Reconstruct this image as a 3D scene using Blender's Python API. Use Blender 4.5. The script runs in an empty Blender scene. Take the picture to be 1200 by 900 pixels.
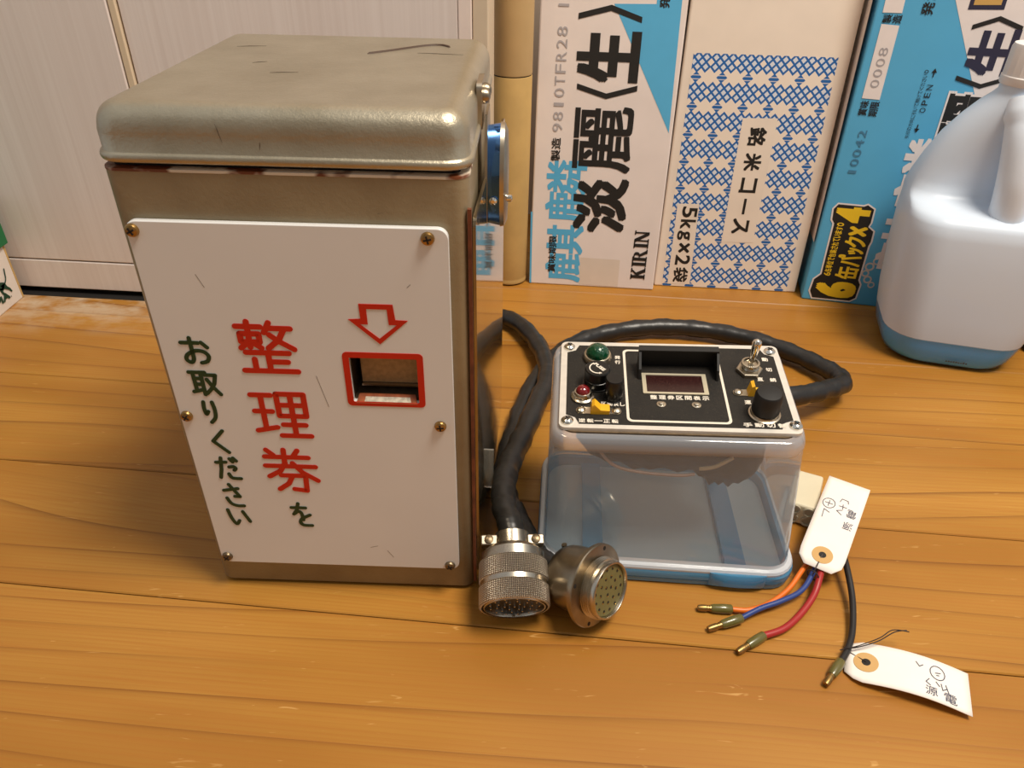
import bpy, bmesh, math, random
from mathutils import Matrix, Vector
random.seed(7)
S = bpy.context.scene
COL = S.collection
R = math.radians

def lin(c):
    c /= 255.0
    return c/12.92 if c <= .04045 else ((c+.055)/1.055)**2.4
def C(r, g, b): return (lin(r), lin(g), lin(b), 1)

# ------------------------------------------------------------------ camera
PITCH, ROLL = 0.5983, 0.02137
cd = bpy.data.cameras.new('camera'); cam = bpy.data.objects.new('camera', cd); COL.objects.link(cam)
cd.sensor_fit = 'HORIZONTAL'; cd.sensor_width = 36; cd.lens = 36*864.7/1200; cd.clip_start = .01
cp, sp = math.cos(PITCH), math.sin(PITCH); cr, sr = math.cos(ROLL), math.sin(ROLL)
fw = Vector((0, cp, -sp)); up0 = Vector((0, sp, cp)); rt0 = Vector((1, 0, 0))
rt = cr*rt0+sr*up0; up = cr*up0-sr*rt0
M = Matrix((rt, up, -fw)).transposed().to_4x4(); M.translation = Vector((0, 0, .335))
cam.matrix_world = M; S.camera = cam

# ------------------------------------------------------------------ world, lamp, exposure
w = bpy.data.worlds.new('room_light'); S.world = w; w.use_nodes = True
w.node_tree.nodes['Background'].inputs[0].default_value = (.93, .96, 1, 1)
w.node_tree.nodes['Background'].inputs[1].default_value = .47
ld = bpy.data.lights.new('ceiling_lamp', 'AREA'); ld.shape = 'DISK'; ld.size = .62; ld.energy = 36; ld.color = (1, .90, .77)
lo = bpy.data.objects.new('ceiling_lamp', ld); COL.objects.link(lo)
lo.location = (.58, .10, 1.70)
lo.rotation_euler = (Vector((.05, .42, 0))-lo.location).to_track_quat('-Z', 'Y').to_euler()
S.view_settings.view_transform = 'Standard'; S.view_settings.look = 'None'
S.view_settings.exposure = 0; S.view_settings.gamma = 1; S.view_settings.use_curve_mapping = False

# ------------------------------------------------------------------ material helpers
class NT:
    def __init__(s, name):
        s.m = bpy.data.materials.new(name); s.m.use_nodes = True
        s.t = s.m.node_tree; s.n = s.t.nodes; s.l = s.t.links
        s.b = s.n['Principled BSDF']; s.out = s.n['Material Output']
    def node(s, ty, **kw):
        n = s.n.new(ty)
        for k, v in kw.items(): setattr(n, k, v)
        return n
    def put(s, sock, v):
        if isinstance(v, bpy.types.NodeSocket): s.l.new(v, sock)
        elif v is not None: sock.default_value = v
    def math(s, op, a, b=None, c=None):
        n = s.node('ShaderNodeMath', operation=op)
        s.put(n.inputs[0], a); s.put(n.inputs[1], b)
        if c is not None: s.put(n.inputs[2], c)
        return n.outputs[0]
    def mix(s, f, a, b):
        n = s.node('ShaderNodeMix', data_type='RGBA')
        s.put(n.inputs[0], f); s.put(n.inputs[6], a); s.put(n.inputs[7], b)
        return n.outputs[2]
    def noise(s, vec, scale, detail=3, rough=.5, dist=0):
        n = s.node('ShaderNodeTexNoise')
        if vec is not None: s.l.new(vec, n.inputs['Vector'])
        n.inputs['Scale'].default_value = scale; n.inputs['Detail'].default_value = detail
        n.inputs['Roughness'].default_value = rough; n.inputs['Distortion'].default_value = dist
        return n.outputs[0]
    def ramp(s, v, a, b, interp='LINEAR'):
        n = s.node('ShaderNodeMapRange', clamp=True, interpolation_type=interp); s.put(n.inputs[0], v)
        n.inputs[1].default_value = a; n.inputs[2].default_value = b
        return n.outputs[0]
    def coord(s, which='Object'): return s.node('ShaderNodeTexCoord').outputs[which]
    def scale(s, vec, v, loc=None):
        n = s.node('ShaderNodeMapping'); s.l.new(vec, n.inputs[0]); n.inputs['Scale'].default_value = v
        if loc is not None: s.put(n.inputs['Location'], loc)
        return n.outputs[0]
    def xyz(s, vec):
        n = s.node('ShaderNodeSeparateXYZ'); s.l.new(vec, n.inputs[0]); return n.outputs
    def bump(s, h, strength, dist=.001):
        n = s.node('ShaderNodeBump'); n.inputs['Strength'].default_value = strength; n.inputs['Distance'].default_value = dist
        s.put(n.inputs['Height'], h); s.l.new(n.outputs[0], s.b.inputs['Normal'])
    def set(s, **kw):
        for k, v in kw.items(): s.put(s.b.inputs[k.replace('_', ' ')], v)
        return s

MC = {}
def mat(name, col, rough=.5, metal=0, var=0, vscale=60, bump=0, bscale=300, coat=0, spec=.5):
    if name in MC: return MC[name]
    t = NT(name)
    t.set(Roughness=rough, Metallic=metal)
    t.b.inputs['Specular IOR Level'].default_value = spec
    t.b.inputs['Coat Weight'].default_value = coat
    co = t.coord()
    d = tuple(x*(1-max(var, .04)) for x in col[:3])+(1,)
    t.set(Base_Color=t.mix(t.ramp(t.noise(co, vscale), .35, .65), col, d))
    if bump: t.bump(t.noise(co, bscale, 2), bump, .0006)
    MC[name] = t.m
    return t.m
def glassy(name, col, transp, rough=.15, trans=.5, gloss=.12):
    """hazy thin plastic: part clear, part scattering, with a glossy skin"""
    if name in MC: return MC[name]
    t = NT(name)
    tr = t.node('ShaderNodeBsdfTransparent'); tr.inputs[0].default_value = (1, 1, 1, 1)
    df = t.node('ShaderNodeBsdfDiffuse'); df.inputs[0].default_value = col
    tl = t.node('ShaderNodeBsdfTranslucent'); tl.inputs[0].default_value = col
    gl = t.node('ShaderNodeBsdfGlossy'); gl.inputs[1].default_value = rough; gl.inputs[0].default_value = (1, 1, 1, 1)
    a = t.node('ShaderNodeMixShader'); a.inputs[0].default_value = trans; t.l.new(df.outputs[0], a.inputs[1]); t.l.new(tl.outputs[0], a.inputs[2])
    b = t.node('ShaderNodeMixShader'); b.inputs[0].default_value = transp; t.l.new(a.outputs[0], b.inputs[1]); t.l.new(tr.outputs[0], b.inputs[2])
    f = t.node('ShaderNodeFresnel'); f.inputs[0].default_value = 1.45
    c = t.node('ShaderNodeMixShader'); t.put(c.inputs[0], t.math('ADD', t.math('MULTIPLY', f.outputs[0], .7), gloss*.2)); t.l.new(b.outputs[0], c.inputs[1]); t.l.new(gl.outputs[0], c.inputs[2])
    t.l.new(c.outputs[0], t.out.inputs[0])
    MC[name] = t.m
    return t.m

def floor_mat():
    t = NT('varnished_pine')
    co = t.coord(); rnd = t.node('ShaderNodeObjectInfo').outputs['Random']
    off = t.node('ShaderNodeCombineXYZ'); t.put(off.inputs[0], t.math('MULTIPLY', rnd, 37.0)); t.put(off.inputs[1], t.math('MULTIPLY', rnd, 11.0)); t.put(off.inputs[2], t.math('MULTIPLY', rnd, 5.0))
    add = t.node('ShaderNodeVectorMath', operation='ADD'); t.l.new(co, add.inputs[0]); t.l.new(off.outputs[0], add.inputs[1])
    P = add.outputs[0]
    warp = t.noise(t.scale(P, (.9, 6, 1)), 1.0, 2, .45)
    y = t.xyz(P)[1]
    ph = t.math('ADD', t.math('MULTIPLY', y, 44.0), t.math('MULTIPLY', warp, 7.5))
    fr = t.math('FRACT', ph)
    ring = t.math('POWER', t.ramp(fr, 0, 1), 13.0)
    ring = t.math('MULTIPLY', ring, t.ramp(t.noise(t.scale(P, (2, 30, 1)), 1.0, 2), .3, .62))
    ph2 = t.math('FRACT', t.math('ADD', t.math('MULTIPLY', y, 330.0), t.math('MULTIPLY', warp, 34.0)))
    fine = t.math('MULTIPLY', t.math('POWER', ph2, 3.0), .30)
    streak = t.noise(t.scale(P, (6, 420, 6)), 1.0, 3, .6)
    blotch = t.noise(t.scale(P, (3, 12, 1)), 1.0, 3, .5)
    c0 = t.mix(t.ramp(blotch, .38, .62), C(184, 134, 58), C(158, 108, 38))
    c1 = t.mix(t.math('MULTIPLY', t.ramp(streak, .42, .75), .5), c0, C(168, 104, 36))
    c2 = t.mix(t.math('MULTIPLY', fine, 1.1), c1, C(160, 98, 34))
    c3 = t.mix(t.math('MULTIPLY', ring, .75), c2, C(96, 50, 14))
    hue = t.mix(t.math('MULTIPLY', rnd, .35), c3, C(150, 92, 28))
    # fine pale scratches and the dust gathered along the door track
    pos = t.node('ShaderNodeNewGeometry').outputs['Position']
    sc = t.noise(t.scale(pos, (40, 260, 1)), 1.0, 2, .5, 1.5)
    c4 = t.mix(t.math('MULTIPLY', t.ramp(sc, .70, .78), .35), hue, C(236, 190, 120))
    px = t.xyz(pos)
    dm = t.math('MULTIPLY', t.ramp(px[1], .55, .615), t.ramp(px[0], -.26, -.36))
    dn = t.ramp(t.noise(t.scale(pos, (24, 38, 1)), 1.0, 4, .65), .40, .60)
    c5 = t.mix(t.math('MULTIPLY', t.math('MULTIPLY', dm, dn), .9), c4, C(196, 176, 150))
    t.set(Base_Color=c5, Roughness=t.math('ADD', t.math('MULTIPLY', streak, .16), .30))
    t.b.inputs['Specular IOR Level'].default_value = .38
    t.bump(t.math('SUBTRACT', t.math('MULTIPLY', streak, .3), t.math('MULTIPLY', ring, .5)), .25, .0004)
    return t.m
def white_wood():
    t = NT('white_grained_laminate')
    co = t.coord()
    g = t.noise(t.scale(co, (240, 6, 3)), 1.0, 4, .6, .4)
    g2 = t.noise(t.scale(co, (26, 3, .8)), 1.0, 3, .5, .8)
    c = t.mix(t.ramp(g, .35, .75), C(234, 224, 218), C(224, 212, 205))
    c = t.mix(t.math('MULTIPLY', t.ramp(g2, .45, .7), .3), c, C(218, 204, 196))
    t.set(Base_Color=c, Roughness=.5); t.bump(g, .12, .0004)
    return t.m
def hammer_paint(name, rough=.37, metal=.78, bump=.32, col=(182, 172, 150), col2=(164, 153, 130)):
    t = NT(name)
    co = t.coord()
    n1 = t.noise(co, 420, 3, .6); n2 = t.noise(co, 26, 4, .6); n3 = t.noise(co, 1300, 2)
    c = t.mix(t.ramp(n2, .35, .7), C(*col), C(*col2))
    # chips and scratches through to dark metal
    sc = t.noise(t.scale(co, (30, 30, 160)), 1.0, 3, .55, 1.2)
    sc2 = t.noise(t.scale(co, (90, 90, 90)), 1.0, 2, .5, .5)
    c = t.mix(t.math('MULTIPLY', t.ramp(sc, .735, .77), t.ramp(sc2, .5, .6)), c, C(58, 46, 34))
    t.set(Base_Color=c, Metallic=metal, Roughness=t.math('ADD', t.math('MULTIPLY', n3, .14), rough-.07))
    t.bump(t.math('ADD', n1, t.math('MULTIPLY', n3, .4)), bump, .0005)
    return t.m
def lattice_mat():
    """printed blue lattice of the rice carton, UV in millimetres"""
    t = NT('blue_lattice_print')
    uv = t.xyz(t.node('ShaderNodeUVMap', uv_map='print').outputs[0])
    def cell(v, o, per): return t.math('SUBTRACT', t.math('FRACT', t.math('ADD', t.math('DIVIDE', t.math('SUBTRACT', v, o), per), .5)), .5)
    ax = t.math('ABSOLUTE', t.math('DIVIDE', cell(uv[0], 5.0, 22.2), .158)); ay = t.math('ABSOLUTE', t.math('DIVIDE', cell(uv[1], 209.5, 24.4), .155))
    ab = lambda v, o: t.math('ABSOLUTE', t.math('SUBTRACT', v, o))
    d1 = t.math('ADD', ab(ax, 2.0), ab(ay, 1.0)); d2 = t.math('ADD', ax, ab(ay, 1.0)); d3 = t.math('ADD', ab(ax, 1.0), ay)
    dm = t.math('MINIMUM', d1, t.math('MINIMUM', d2, d3))
    edge = t.math('LESS_THAN', ab(dm, 1.0), .33)
    inside = t.math('LESS_THAN', dm, 1.0)
    yn = t.math('SUBTRACT', 3.226, ay)
    d4 = t.math('ADD', t.math('DIVIDE', ax, 1.35), t.math('DIVIDE', yn, 1.25))
    node = t.math('LESS_THAN', d4, 1.0)
    gap = t.math('LESS_THAN', ab(yn, .42), .10)
    ink = t.math('MAXIMUM', edge, t.math('MULTIPLY', node, t.math('SUBTRACT', 1.0, t.math('MULTIPLY', gap, .75))))
    paper = t.mix(t.math('MULTIPLY', inside, .8), C(240, 226, 210), C(214, 222, 234))
    t.set(Base_Color=t.mix(ink, paper, C(28, 100, 172)), Roughness=.55)
    return t.m
def knurl_mat():
    t = NT('knurled_nickel')
    uv = t.xyz(t.node('ShaderNodeUVMap', uv_map='print').outputs[0])
    th = t.math('MULTIPLY', uv[0], 2*math.pi*60); s_ = t.math('MULTIPLY', uv[1], 2*math.pi*.52)
    h = t.math('MULTIPLY', t.math('SINE', t.math('ADD', th, s_)), t.math('SINE', t.math('SUBTRACT', th, s_)))
    t.set(Base_Color=t.mix(t.ramp(h, -.5, .4), C(104, 92, 76), C(236, 224, 204)), Metallic=.95, Roughness=.36)
    t.bump(h, .8, .0006)
    return t.m
def jug_mat():
    t = NT('milky_polyethylene')
    z = t.xyz(t.coord())[2]
    wet = t.ramp(z, .0255, .0245)
    tr = t.node('ShaderNodeBsdfTransparent')
    df = t.node('ShaderNodeBsdfDiffuse'); df.inputs[0].default_value = C(226, 238, 252)
    tl = t.node('ShaderNodeBsdfTranslucent'); tl.inputs[0].default_value = C(232, 236, 244)
    gl = t.node('ShaderNodeBsdfGlossy'); gl.inputs[1].default_value = .3
    a = t.node('ShaderNodeMixShader'); a.inputs[0].default_value = .12; t.l.new(df.outputs[0], a.inputs[1]); t.l.new(tl.outputs[0], a.inputs[2])
    b = t.node('ShaderNodeMixShader'); t.put(b.inputs[0], t.math('ADD', t.math('MULTIPLY', wet, .86), .08)); t.l.new(a.outputs[0], b.inputs[1]); t.l.new(tr.outputs[0], b.inputs[2])
    f = t.node('ShaderNodeFresnel'); f.inputs[0].default_value = 1.4
    c = t.node('ShaderNodeMixShader'); t.put(c.inputs[0], t.math('MULTIPLY', f.outputs[0], .6)); t.l.new(b.outputs[0], c.inputs[1]); t.l.new(gl.outputs[0], c.inputs[2])
    t.l.new(c.outputs[0], t.out.inputs[0])
    return t.m

FLOOR = floor_mat(); WWOOD = white_wood()
PAINT = hammer_paint('hammered_silver_paint'); PAINT_D = hammer_paint('hammered_body_paint', .42, .15, .3, (150, 136, 108), (132, 117, 91))
SIDE = hammer_paint('glossy_side_paint', .16, .85, .05, (150, 134, 104), (132, 116, 88)); SIDE.node_tree.nodes['Principled BSDF'].inputs['Coat Weight'].default_value = 1; SIDE.node_tree.nodes['Principled BSDF'].inputs['Coat Roughness'].default_value = .04
DARK = mat('dark_gap', C(22, 18, 15), .8)
RUST = mat('rust', C(120, 62, 30), .8, 0, .5, 120)
ACRYL = mat('white_acrylic', C(226, 225, 222), .22, 0, .04, 14, coat=.25)
RED = mat('red_paint', C(196, 28, 13), .4); GREEN = mat('green_paint', C(12, 56, 32), .4)
BRASS = mat('aged_brass', C(178, 142, 86), .34, .9, .35, 300); OLD = mat('old_steel_screw', C(140, 122, 96), .4, .9, .4, 300)
SLOT = mat('slot_black', C(26, 20, 14), .7)
CHROME = mat('chrome', C(236, 228, 214), .09, 1); STEEL = mat('steel', C(196, 184, 164), .3, 1, .12, 200)
NICKEL = mat('nickel_shell', C(204, 194, 176), .27, 1, .18, 120); KNURL = knurl_mat()
NICKEL_D = mat('tarnished_nickel', C(172, 158, 136), .32, 1, .3, 90)
BLUEFILM = mat('blue_reflective_steel', C(90, 140, 215), .15, .9)
RUBBER = mat('black_vinyl_sheath', C(38, 36, 34), .36, 0, .3, 40, .35, 160)
BLACKP = mat('black_plastic', C(13, 12, 12), .32); BLACKM = mat('black_matt_plastic', C(16, 15, 14), .55)
CLEAR = glassy('hazy_clear_plastic', C(226, 236, 244), .74, .06, .5, .12)
RIMC = glassy('milky_rim_plastic', C(240, 242, 246), .30, .12, .25, .3)
EDGEC = glassy('clear_edge_plastic', C(236, 238, 244), .66, .08, .35, .3)
BLUEC = glassy('blue_lid_plastic', C(90, 170, 216), .32, .15, .4, .2)
SLEEVE = glassy('clear_sleeve', C(200, 200, 190), .6, .1, .5, .5)
INK = mat('black_print', C(30, 28, 26), .55); CYAN = mat('cyan_print', C(88, 176, 220), .5)
CARTON_W = mat('white_carton', C(232, 220, 214), .55, 0, .05, 30); CREAM = mat('cream_carton', C(240, 226, 210), .6, 0, .05, 30)
KRAFT = mat('kraft_board', C(200, 164, 100), .75, 0, .16, 30, .1, 400)
GREYINK = mat('grey_stamp', C(172, 166, 168), .6); NAVY = mat('navy_print', C(44, 42, 66), .55); GOLD = mat('gold_print', C(206, 164, 92), .5)
YELLOW = mat('yellow_print', C(246, 204, 40), .5); WHITEP = mat('white_print', C(238, 228, 224), .55)
TAPE = mat('clear_tape', C(220, 206, 192), .3)

# ------------------------------------------------------------------ mesh helpers
class MB:
    def __init__(s): s.v = []; s.f = []; s.uv = None
    def add(s, vs, fs):
        o = len(s.v); s.v += [tuple(v) for v in vs]; s.f += [tuple(i+o for i in f) for f in fs]; return s
    def box(s, x0, x1, y0, y1, z0, z1):
        return s.add([(x0, y0, z0), (x1, y0, z0), (x1, y1, z0), (x0, y1, z0), (x0, y0, z1), (x1, y0, z1), (x1, y1, z1), (x0, y1, z1)],
                     [(3, 2, 1, 0), (4, 5, 6, 7), (0, 1, 5, 4), (1, 2, 6, 5), (2, 3, 7, 6), (3, 0, 4, 7)])
    def loft(s, rings, cap0=True, cap1=True):
        n = len(rings[0]); vs = [p for r in rings for p in r]; fs = []
        for i in range(len(rings)-1):
            for j in range(n):
                k = (j+1) % n
                fs.append((i*n+j, i*n+k, (i+1)*n+k, (i+1)*n+j))
        if cap0: fs.append(tuple(range(n-1, -1, -1)))
        if cap1: fs.append(tuple((len(rings)-1)*n+j for j in range(n)))
        return s.add(vs, fs)
    def lathe(s, prof, mat4=None, seg=40, cap0=True, cap1=True):
        mat4 = mat4 or Matrix()
        rings = [[mat4 @ Vector((r*math.cos(2*math.pi*j/seg), r*math.sin(2*math.pi*j/seg), z)) for j in range(seg)] for r, z in prof]
        return s.loft(rings, cap0, cap1)
    def tube(s, pts, rad, seg=10, caps=True, wob=0):
        pts = [Vector(p) for p in pts]; n = len(pts); rings = []
        up = Vector((0, 0, 1)); prev = None
        for i, p in enumerate(pts):
            t = (pts[min(i+1, n-1)]-pts[max(i-1, 0)]).normalized()
            if prev is None:
                a = t.cross(up);
                if a.length < 1e-4: a = t.cross(Vector((1, 0, 0)))
            else: a = prev-t*prev.dot(t)
            a.normalize(); prev = a; b = t.cross(a)
            r = rad[i] if isinstance(rad, (list, tuple)) else rad
            rings.append([p+a*(r*math.cos(2*math.pi*j/seg)*(1+wob*math.sin(i*1.3+j*.8)))+b*(r*math.sin(2*math.pi*j/seg)*(1+wob*math.cos(i*.9+j*1.1))) for j in range(seg)])
        return s.loft(rings, caps, caps)
    def prism(s, poly, fn, t0, t1):
        """closed 2D outline poly, extruded: fn(x, y, t) gives the 3D point"""
        n = len(poly)
        vs = [fn(x, y, t0) for x, y in poly]+[fn(x, y, t1) for x, y in poly]
        fs = [tuple(range(n-1, -1, -1)), tuple(range(n, 2*n))]+[(j, (j+1) % n, n+(j+1) % n, n+j) for j in range(n)]
        return s.add(vs, fs)
    def frame(s, outer, inner, fn, t0, t1):
        n = len(outer)
        vs = [fn(x, y, t) for t in (t0, t1) for ring in (outer, inner) for x, y in ring]
        fs = []
        for j in range(n):
            k = (j+1) % n
            fs += [(n+j, n+k, k, j), (2*n+j, 2*n+k, 3*n+k, 3*n+j), (j, k, 2*n+k, 2*n+j), (n+k, n+j, 3*n+j, 3*n+k)]
        return s.add(vs, fs)
    def build(s, name, m, parent=None, smooth=35, uv=None):
        me = bpy.data.meshes.new(name); me.from_pydata(s.v, [], s.f); me.update()
        bm = bmesh.new(); bm.from_mesh(me); bmesh.ops.recalc_face_normals(bm, faces=bm.faces); bm.to_mesh(me); bm.free()
        if uv:
            l = me.uv_layers.new(name='print')
            for lp in me.loops: l.data[lp.index].uv = uv(me.vertices[lp.vertex_index].co)
        if smooth:
            for p in me.polygons: p.use_smooth = True
            me.set_sharp_from_angle(angle=R(smooth))
        me.materials.append(m)
        o = bpy.data.objects.new(name, me); COL.objects.link(o)
        if parent: o.parent = parent
        return o
def bevel(o, wd, seg=3, ang=30):
    b = o.modifiers.new('bevel', 'BEVEL'); b.width = wd; b.segments = seg; b.limit_method = 'ANGLE'; b.angle_limit = R(ang); b.harden_normals = False
    return o
def boolean(o, cutter, op='DIFFERENCE'):
    m = o.modifiers.new('cut', 'BOOLEAN'); m.object = cutter; m.operation = op; m.solver = 'EXACT'
    dg = bpy.context.evaluated_depsgraph_get(); dg.update()
    me = bpy.data.meshes.new_from_object(o.evaluated_get(dg))
    o.modifiers.clear(); old = o.data; o.data = me
    for p in me.polygons: p.use_smooth = True
    me.set_sharp_from_angle(angle=R(35))
    bpy.data.objects.remove(cutter, do_unlink=True)
    return o
def thing(name, label, cat, loc=(0, 0, 0), rz=0, group=None):
    o = bpy.data.objects.new(name, None); COL.objects.link(o); o.empty_display_size = .02
    o.location = loc; o.rotation_euler = (0, 0, rz); o['label'] = label; o['category'] = cat
    if group: o['group'] = group
    return o
def struct(o): o['kind'] = 'structure'; return o
def rrect(x0, x1, y0, y1, r, n=5):
    pts = []
    for cx, cy, a0 in ((x1-r, y1-r, 0), (x0+r, y1-r, 90), (x0+r, y0+r, 180), (x1-r, y0+r, 270)):
        for i in range(n+1):
            a = R(a0+90*i/n); pts.append((cx+r*math.cos(a), cy+r*math.sin(a)))
    return pts
def circ(cx, cy, r, n=24): return [(cx+r*math.cos(2*math.pi*i/n), cy+r*math.sin(2*math.pi*i/n)) for i in range(n)]
def spline(pts, n=8):
    pts = [Vector(p) for p in pts]; out = []
    for i in range(len(pts)-1):
        p0 = pts[max(i-1, 0)]; p1 = pts[i]; p2 = pts[i+1]; p3 = pts[min(i+2, len(pts)-1)]
        for k in range(n):
            t = k/n
            out.append(.5*((2*p1)+(p2-p0)*t+(2*p0-5*p1+4*p2-p3)*t*t+(3*p1-p0-3*p2+p3)*t**3))
    out.append(pts[-1]); return out
def axis_mat(origin, d, roll_ref=(0, 0, 1)):
    z = Vector(d).normalized(); x = Vector(roll_ref).cross(z)
    if x.length < 1e-4: x = Vector((1, 0, 0))
    x.normalize(); y = z.cross(x)
    m = Matrix((x, y, z)).transposed().to_4x4(); m.translation = Vector(origin); return m
def strokes(mb, polys, wd, fn, t0=.0001, t1=.0003):
    """round-ended brush strokes, polys: lists of 2D points"""
    for k, pl in enumerate(polys):
        e = t1+k*2e-6
        for i, (x, y) in enumerate(pl):
            mb.prism(circ(x, y, wd/2, 14), fn, t0, e)
            if i+1 < len(pl):
                x2, y2 = pl[i+1]; dx, dy = x2-x, y2-y; L = math.hypot(dx, dy) or 1
                nx, ny = -dy/L*wd/2, dx/L*wd/2
                mb.prism([(x+nx, y+ny), (x-nx, y-ny), (x2-nx, y2-ny), (x2+nx, y2+ny)], fn, t0, e+1e-6)
def curve2(pts, n=5): return [(p.x, p.y) for p in spline([(x, y, 0) for x, y in pts], n)]
_glyph = {}
def glyph(body):
    if body not in _glyph:
        c = bpy.data.curves.new('t', 'FONT'); c.body = body; c.resolution_u = 3
        o = bpy.data.objects.new('t', c); COL.objects.link(o)
        dg = bpy.context.evaluated_depsgraph_get(); dg.update()
        me = bpy.data.meshes.new_from_object(o.evaluated_get(dg))
        vs = [(v.co.x, v.co.y) for v in me.vertices]; fs = [tuple(p.vertices) for p in me.polygons]
        bpy.data.objects.remove(o); bpy.data.meshes.remove(me); bpy.data.curves.remove(c)
        _glyph[body] = (vs, fs)
    return _glyph[body]
def text(mb, body, x0, x1, y0, y1, fn, way='up', bold=0, h=.0002):
    """print body into the box, way: up, ccw (reads upward) or cw (reads downward); bold in box units"""
    vs, fs = glyph(body)
    ax = min(v[0] for v in vs); bx = max(v[0] for v in vs); ay = min(v[1] for v in vs); by = max(v[1] for v in vs)
    if body == '1':
        if way == 'up': q = (x1-x0)*.3; x0 += q; x1 -= q
        else: q = (y1-y0)*.3; y0 += q; y1 -= q
    x0 += bold; x1 -= bold; y0 += bold; y1 -= bold
    P = []
    for u, v in vs:
        u = (u-ax)/((bx-ax) or 1); v = (v-ay)/((by-ay) or 1)
        if way == 'up': P.append((x0+u*(x1-x0), y0+v*(y1-y0)))
        elif way == 'ccw': P.append((x1-v*(x1-x0), y0+u*(y1-y0)))
        else: P.append((x0+v*(x1-x0), y1-u*(y1-y0)))
    offs = [(0, 0)]
    if bold: offs += [(bold*i, bold*j) for i in (-1, 0, 1) for j in (-1, 0, 1) if i or j]
    for k, (dx, dy) in enumerate(offs): mb.add([fn(x+dx, y+dy, h+k*1e-6) for x, y in P], fs)
def flat(mb, poly, fn, h=.0001): mb.add([fn(x, y, h) for x, y in poly], [tuple(range(len(poly)))])

# ------------------------------------------------------------------ floor
PY = R(-4.825)
fl = MB().box(-1.6, 1.6, -1.3, 1.1, -.03, -.0125).build('floor', mat('subfloor', C(40, 26, 16), .9), smooth=0); struct(fl)
plank_me = None
pw = .1008; hw = pw/2-.0003; b = .0007; Lp = 1.5
prof = [(-hw, -.0125), (hw, -.0125), (hw, -b), (hw-b, 0), (-hw+b, 0), (-hw, -b)]
e0 = .2551
for k in range(-15, 8):
    yc = e0+pw*(k+.5)
    if plank_me is None:
        mb = MB(); mb.loft([[(x, y, z) for y, z in prof] for x in (-Lp, Lp)]); o = mb.build('floorboard', FLOOR, fl, smooth=0); plank_me = o.data
    else:
        o = bpy.data.objects.new('floorboard', plank_me); COL.objects.link(o); o.parent = fl
    o.location = (-math.sin(PY)*yc, math.cos(PY)*yc, 0); o.rotation_euler = (0, 0, PY)

# ------------------------------------------------------------------ white sliding doors on the left, alcove behind the cartons
WY = R(-3.7); W0 = Vector((-.4691, .6319, 0))
def wempty(name):
    o = bpy.data.objects.new(name, None); COL.objects.link(o); o.location = W0; o.rotation_euler = (0, 0, WY); struct(o); return o
wl = wempty('wall_left')                      # local x along the doors; X world -.313 = .156, -.038 = .432, -.024 = .446
def slab(n, x0, x1, y0, y1, z0, z1, m, par, bv=.0008):
    return bevel(MB().box(x0, x1, y0, y1, z0, z1).build(n, m, par, smooth=0), bv, 2)
slab('door_panel', -.7, .1545, 0, .02, .0356, 1.2, WWOOD, wl)
slab('bottom_rail', -.7, .1545, -.0002, .02, .006, .0343, WWOOD, wl)
slab('door_edge', .1555, .1612, .001, .02, .006, 1.2, mat('cream_edge', C(222, 202, 172), .5), wl)
slab('door_panel', .1625, .4235, .003, .022, .0356, 1.2, WWOOD, wl)
slab('bottom_rail', .1625, .4235, .0028, .022, .006, .0343, WWOOD, wl)
slab('door_edge', .4237, .434, .0025, .022, .006, 1.2, mat('pale_edge', C(240, 224, 214), .5), wl)
slab('post', .4345, .4462, .004, .052, 0, 1.2, mat('cream_post', C(216, 198, 172), .5), wl)
slab('door_shadow', -.7, .434, -.0065, .03, -.0004, .0005, DARK, wl, .0001)  # flat dark strip that paints the shadow on the floor under the doors
slab('track', -.7, .434, .008, .03, 0, .045, DARK, wl, .0005)
wf_ = MB().box(-1.7, 1.7, -1.32, -1.30, 0, 2.4).build('wall_front_added', mat('grey_added_wall', C(150, 148, 146), .8), smooth=0); struct(wf_)  # unseen wall behind the camera, added to darken front faces and lid reflections
wb = MB().box(-.03, 1.3, .86, .88, 0, 1.2).build('wall_back', mat('alcove_wall', C(190, 176, 160), .8), smooth=0); struct(wb)

# ------------------------------------------------------------------ ticket machine
W, D = .1459, .1633
tm = thing('ticket_machine', 'worn silver hammer-painted metal ticket machine with white sign plate', 'ticket machine', (-.1641, .284, 0), -.0156)
def ring(inset, z, r, n=6): return [(x, y, z) for x, y in rrect(inset, W-inset, inset, D-inset, max(r-inset, .0015), n)]
body = MB().loft([ring(.0012, .002, .007), ring(.0004, .0032, .007), ring(.0004, .2384, .007)]).build('body', PAINT_D, tm)
cut = MB().box(.0904, .1212, -.01, .016, .1325, .157).build('cut', DARK); cut.location = tm.location; cut.rotation_euler = tm.rotation_euler
bpy.context.view_layer.update()
boolean(body, cut)
MB().loft([ring(.0011, .2378, .007), ring(.0002, .2384, .007), ring(.0003, .2394, .007), ring(.0014, .2397, .007)]).build('rim', RUST, tm)
t_ = NT('rim_paint'); cxy = t_.coord()
t_.set(Base_Color=t_.mix(t_.ramp(t_.noise(cxy, 45, 3), .5, .56), C(226, 214, 192), C(112, 58, 28)), Roughness=.5); tm.children[-1].data.materials[0] = t_.m
MB().loft([ring(.004, .2390, .007), ring(.004, .2420, .007)]).build('seal', DARK, tm)
rr = .010; rings = []
for a in range(-90, 91, 30): rings.append(ring(-.0013*math.cos(R(a))+.0, .2437+.0019*math.sin(R(a)), .010))
rings = [ring(.003, .2412, .010)]+rings
rings += [ring(.0002, .2458, .010), ring(.0002, .2530, .010)]
fr = .0095
for a in range(10, 91, 10): rings.append(ring(.0002+fr*(1-math.cos(R(a))), .2541+fr*math.sin(R(a)), .0112))
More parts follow.
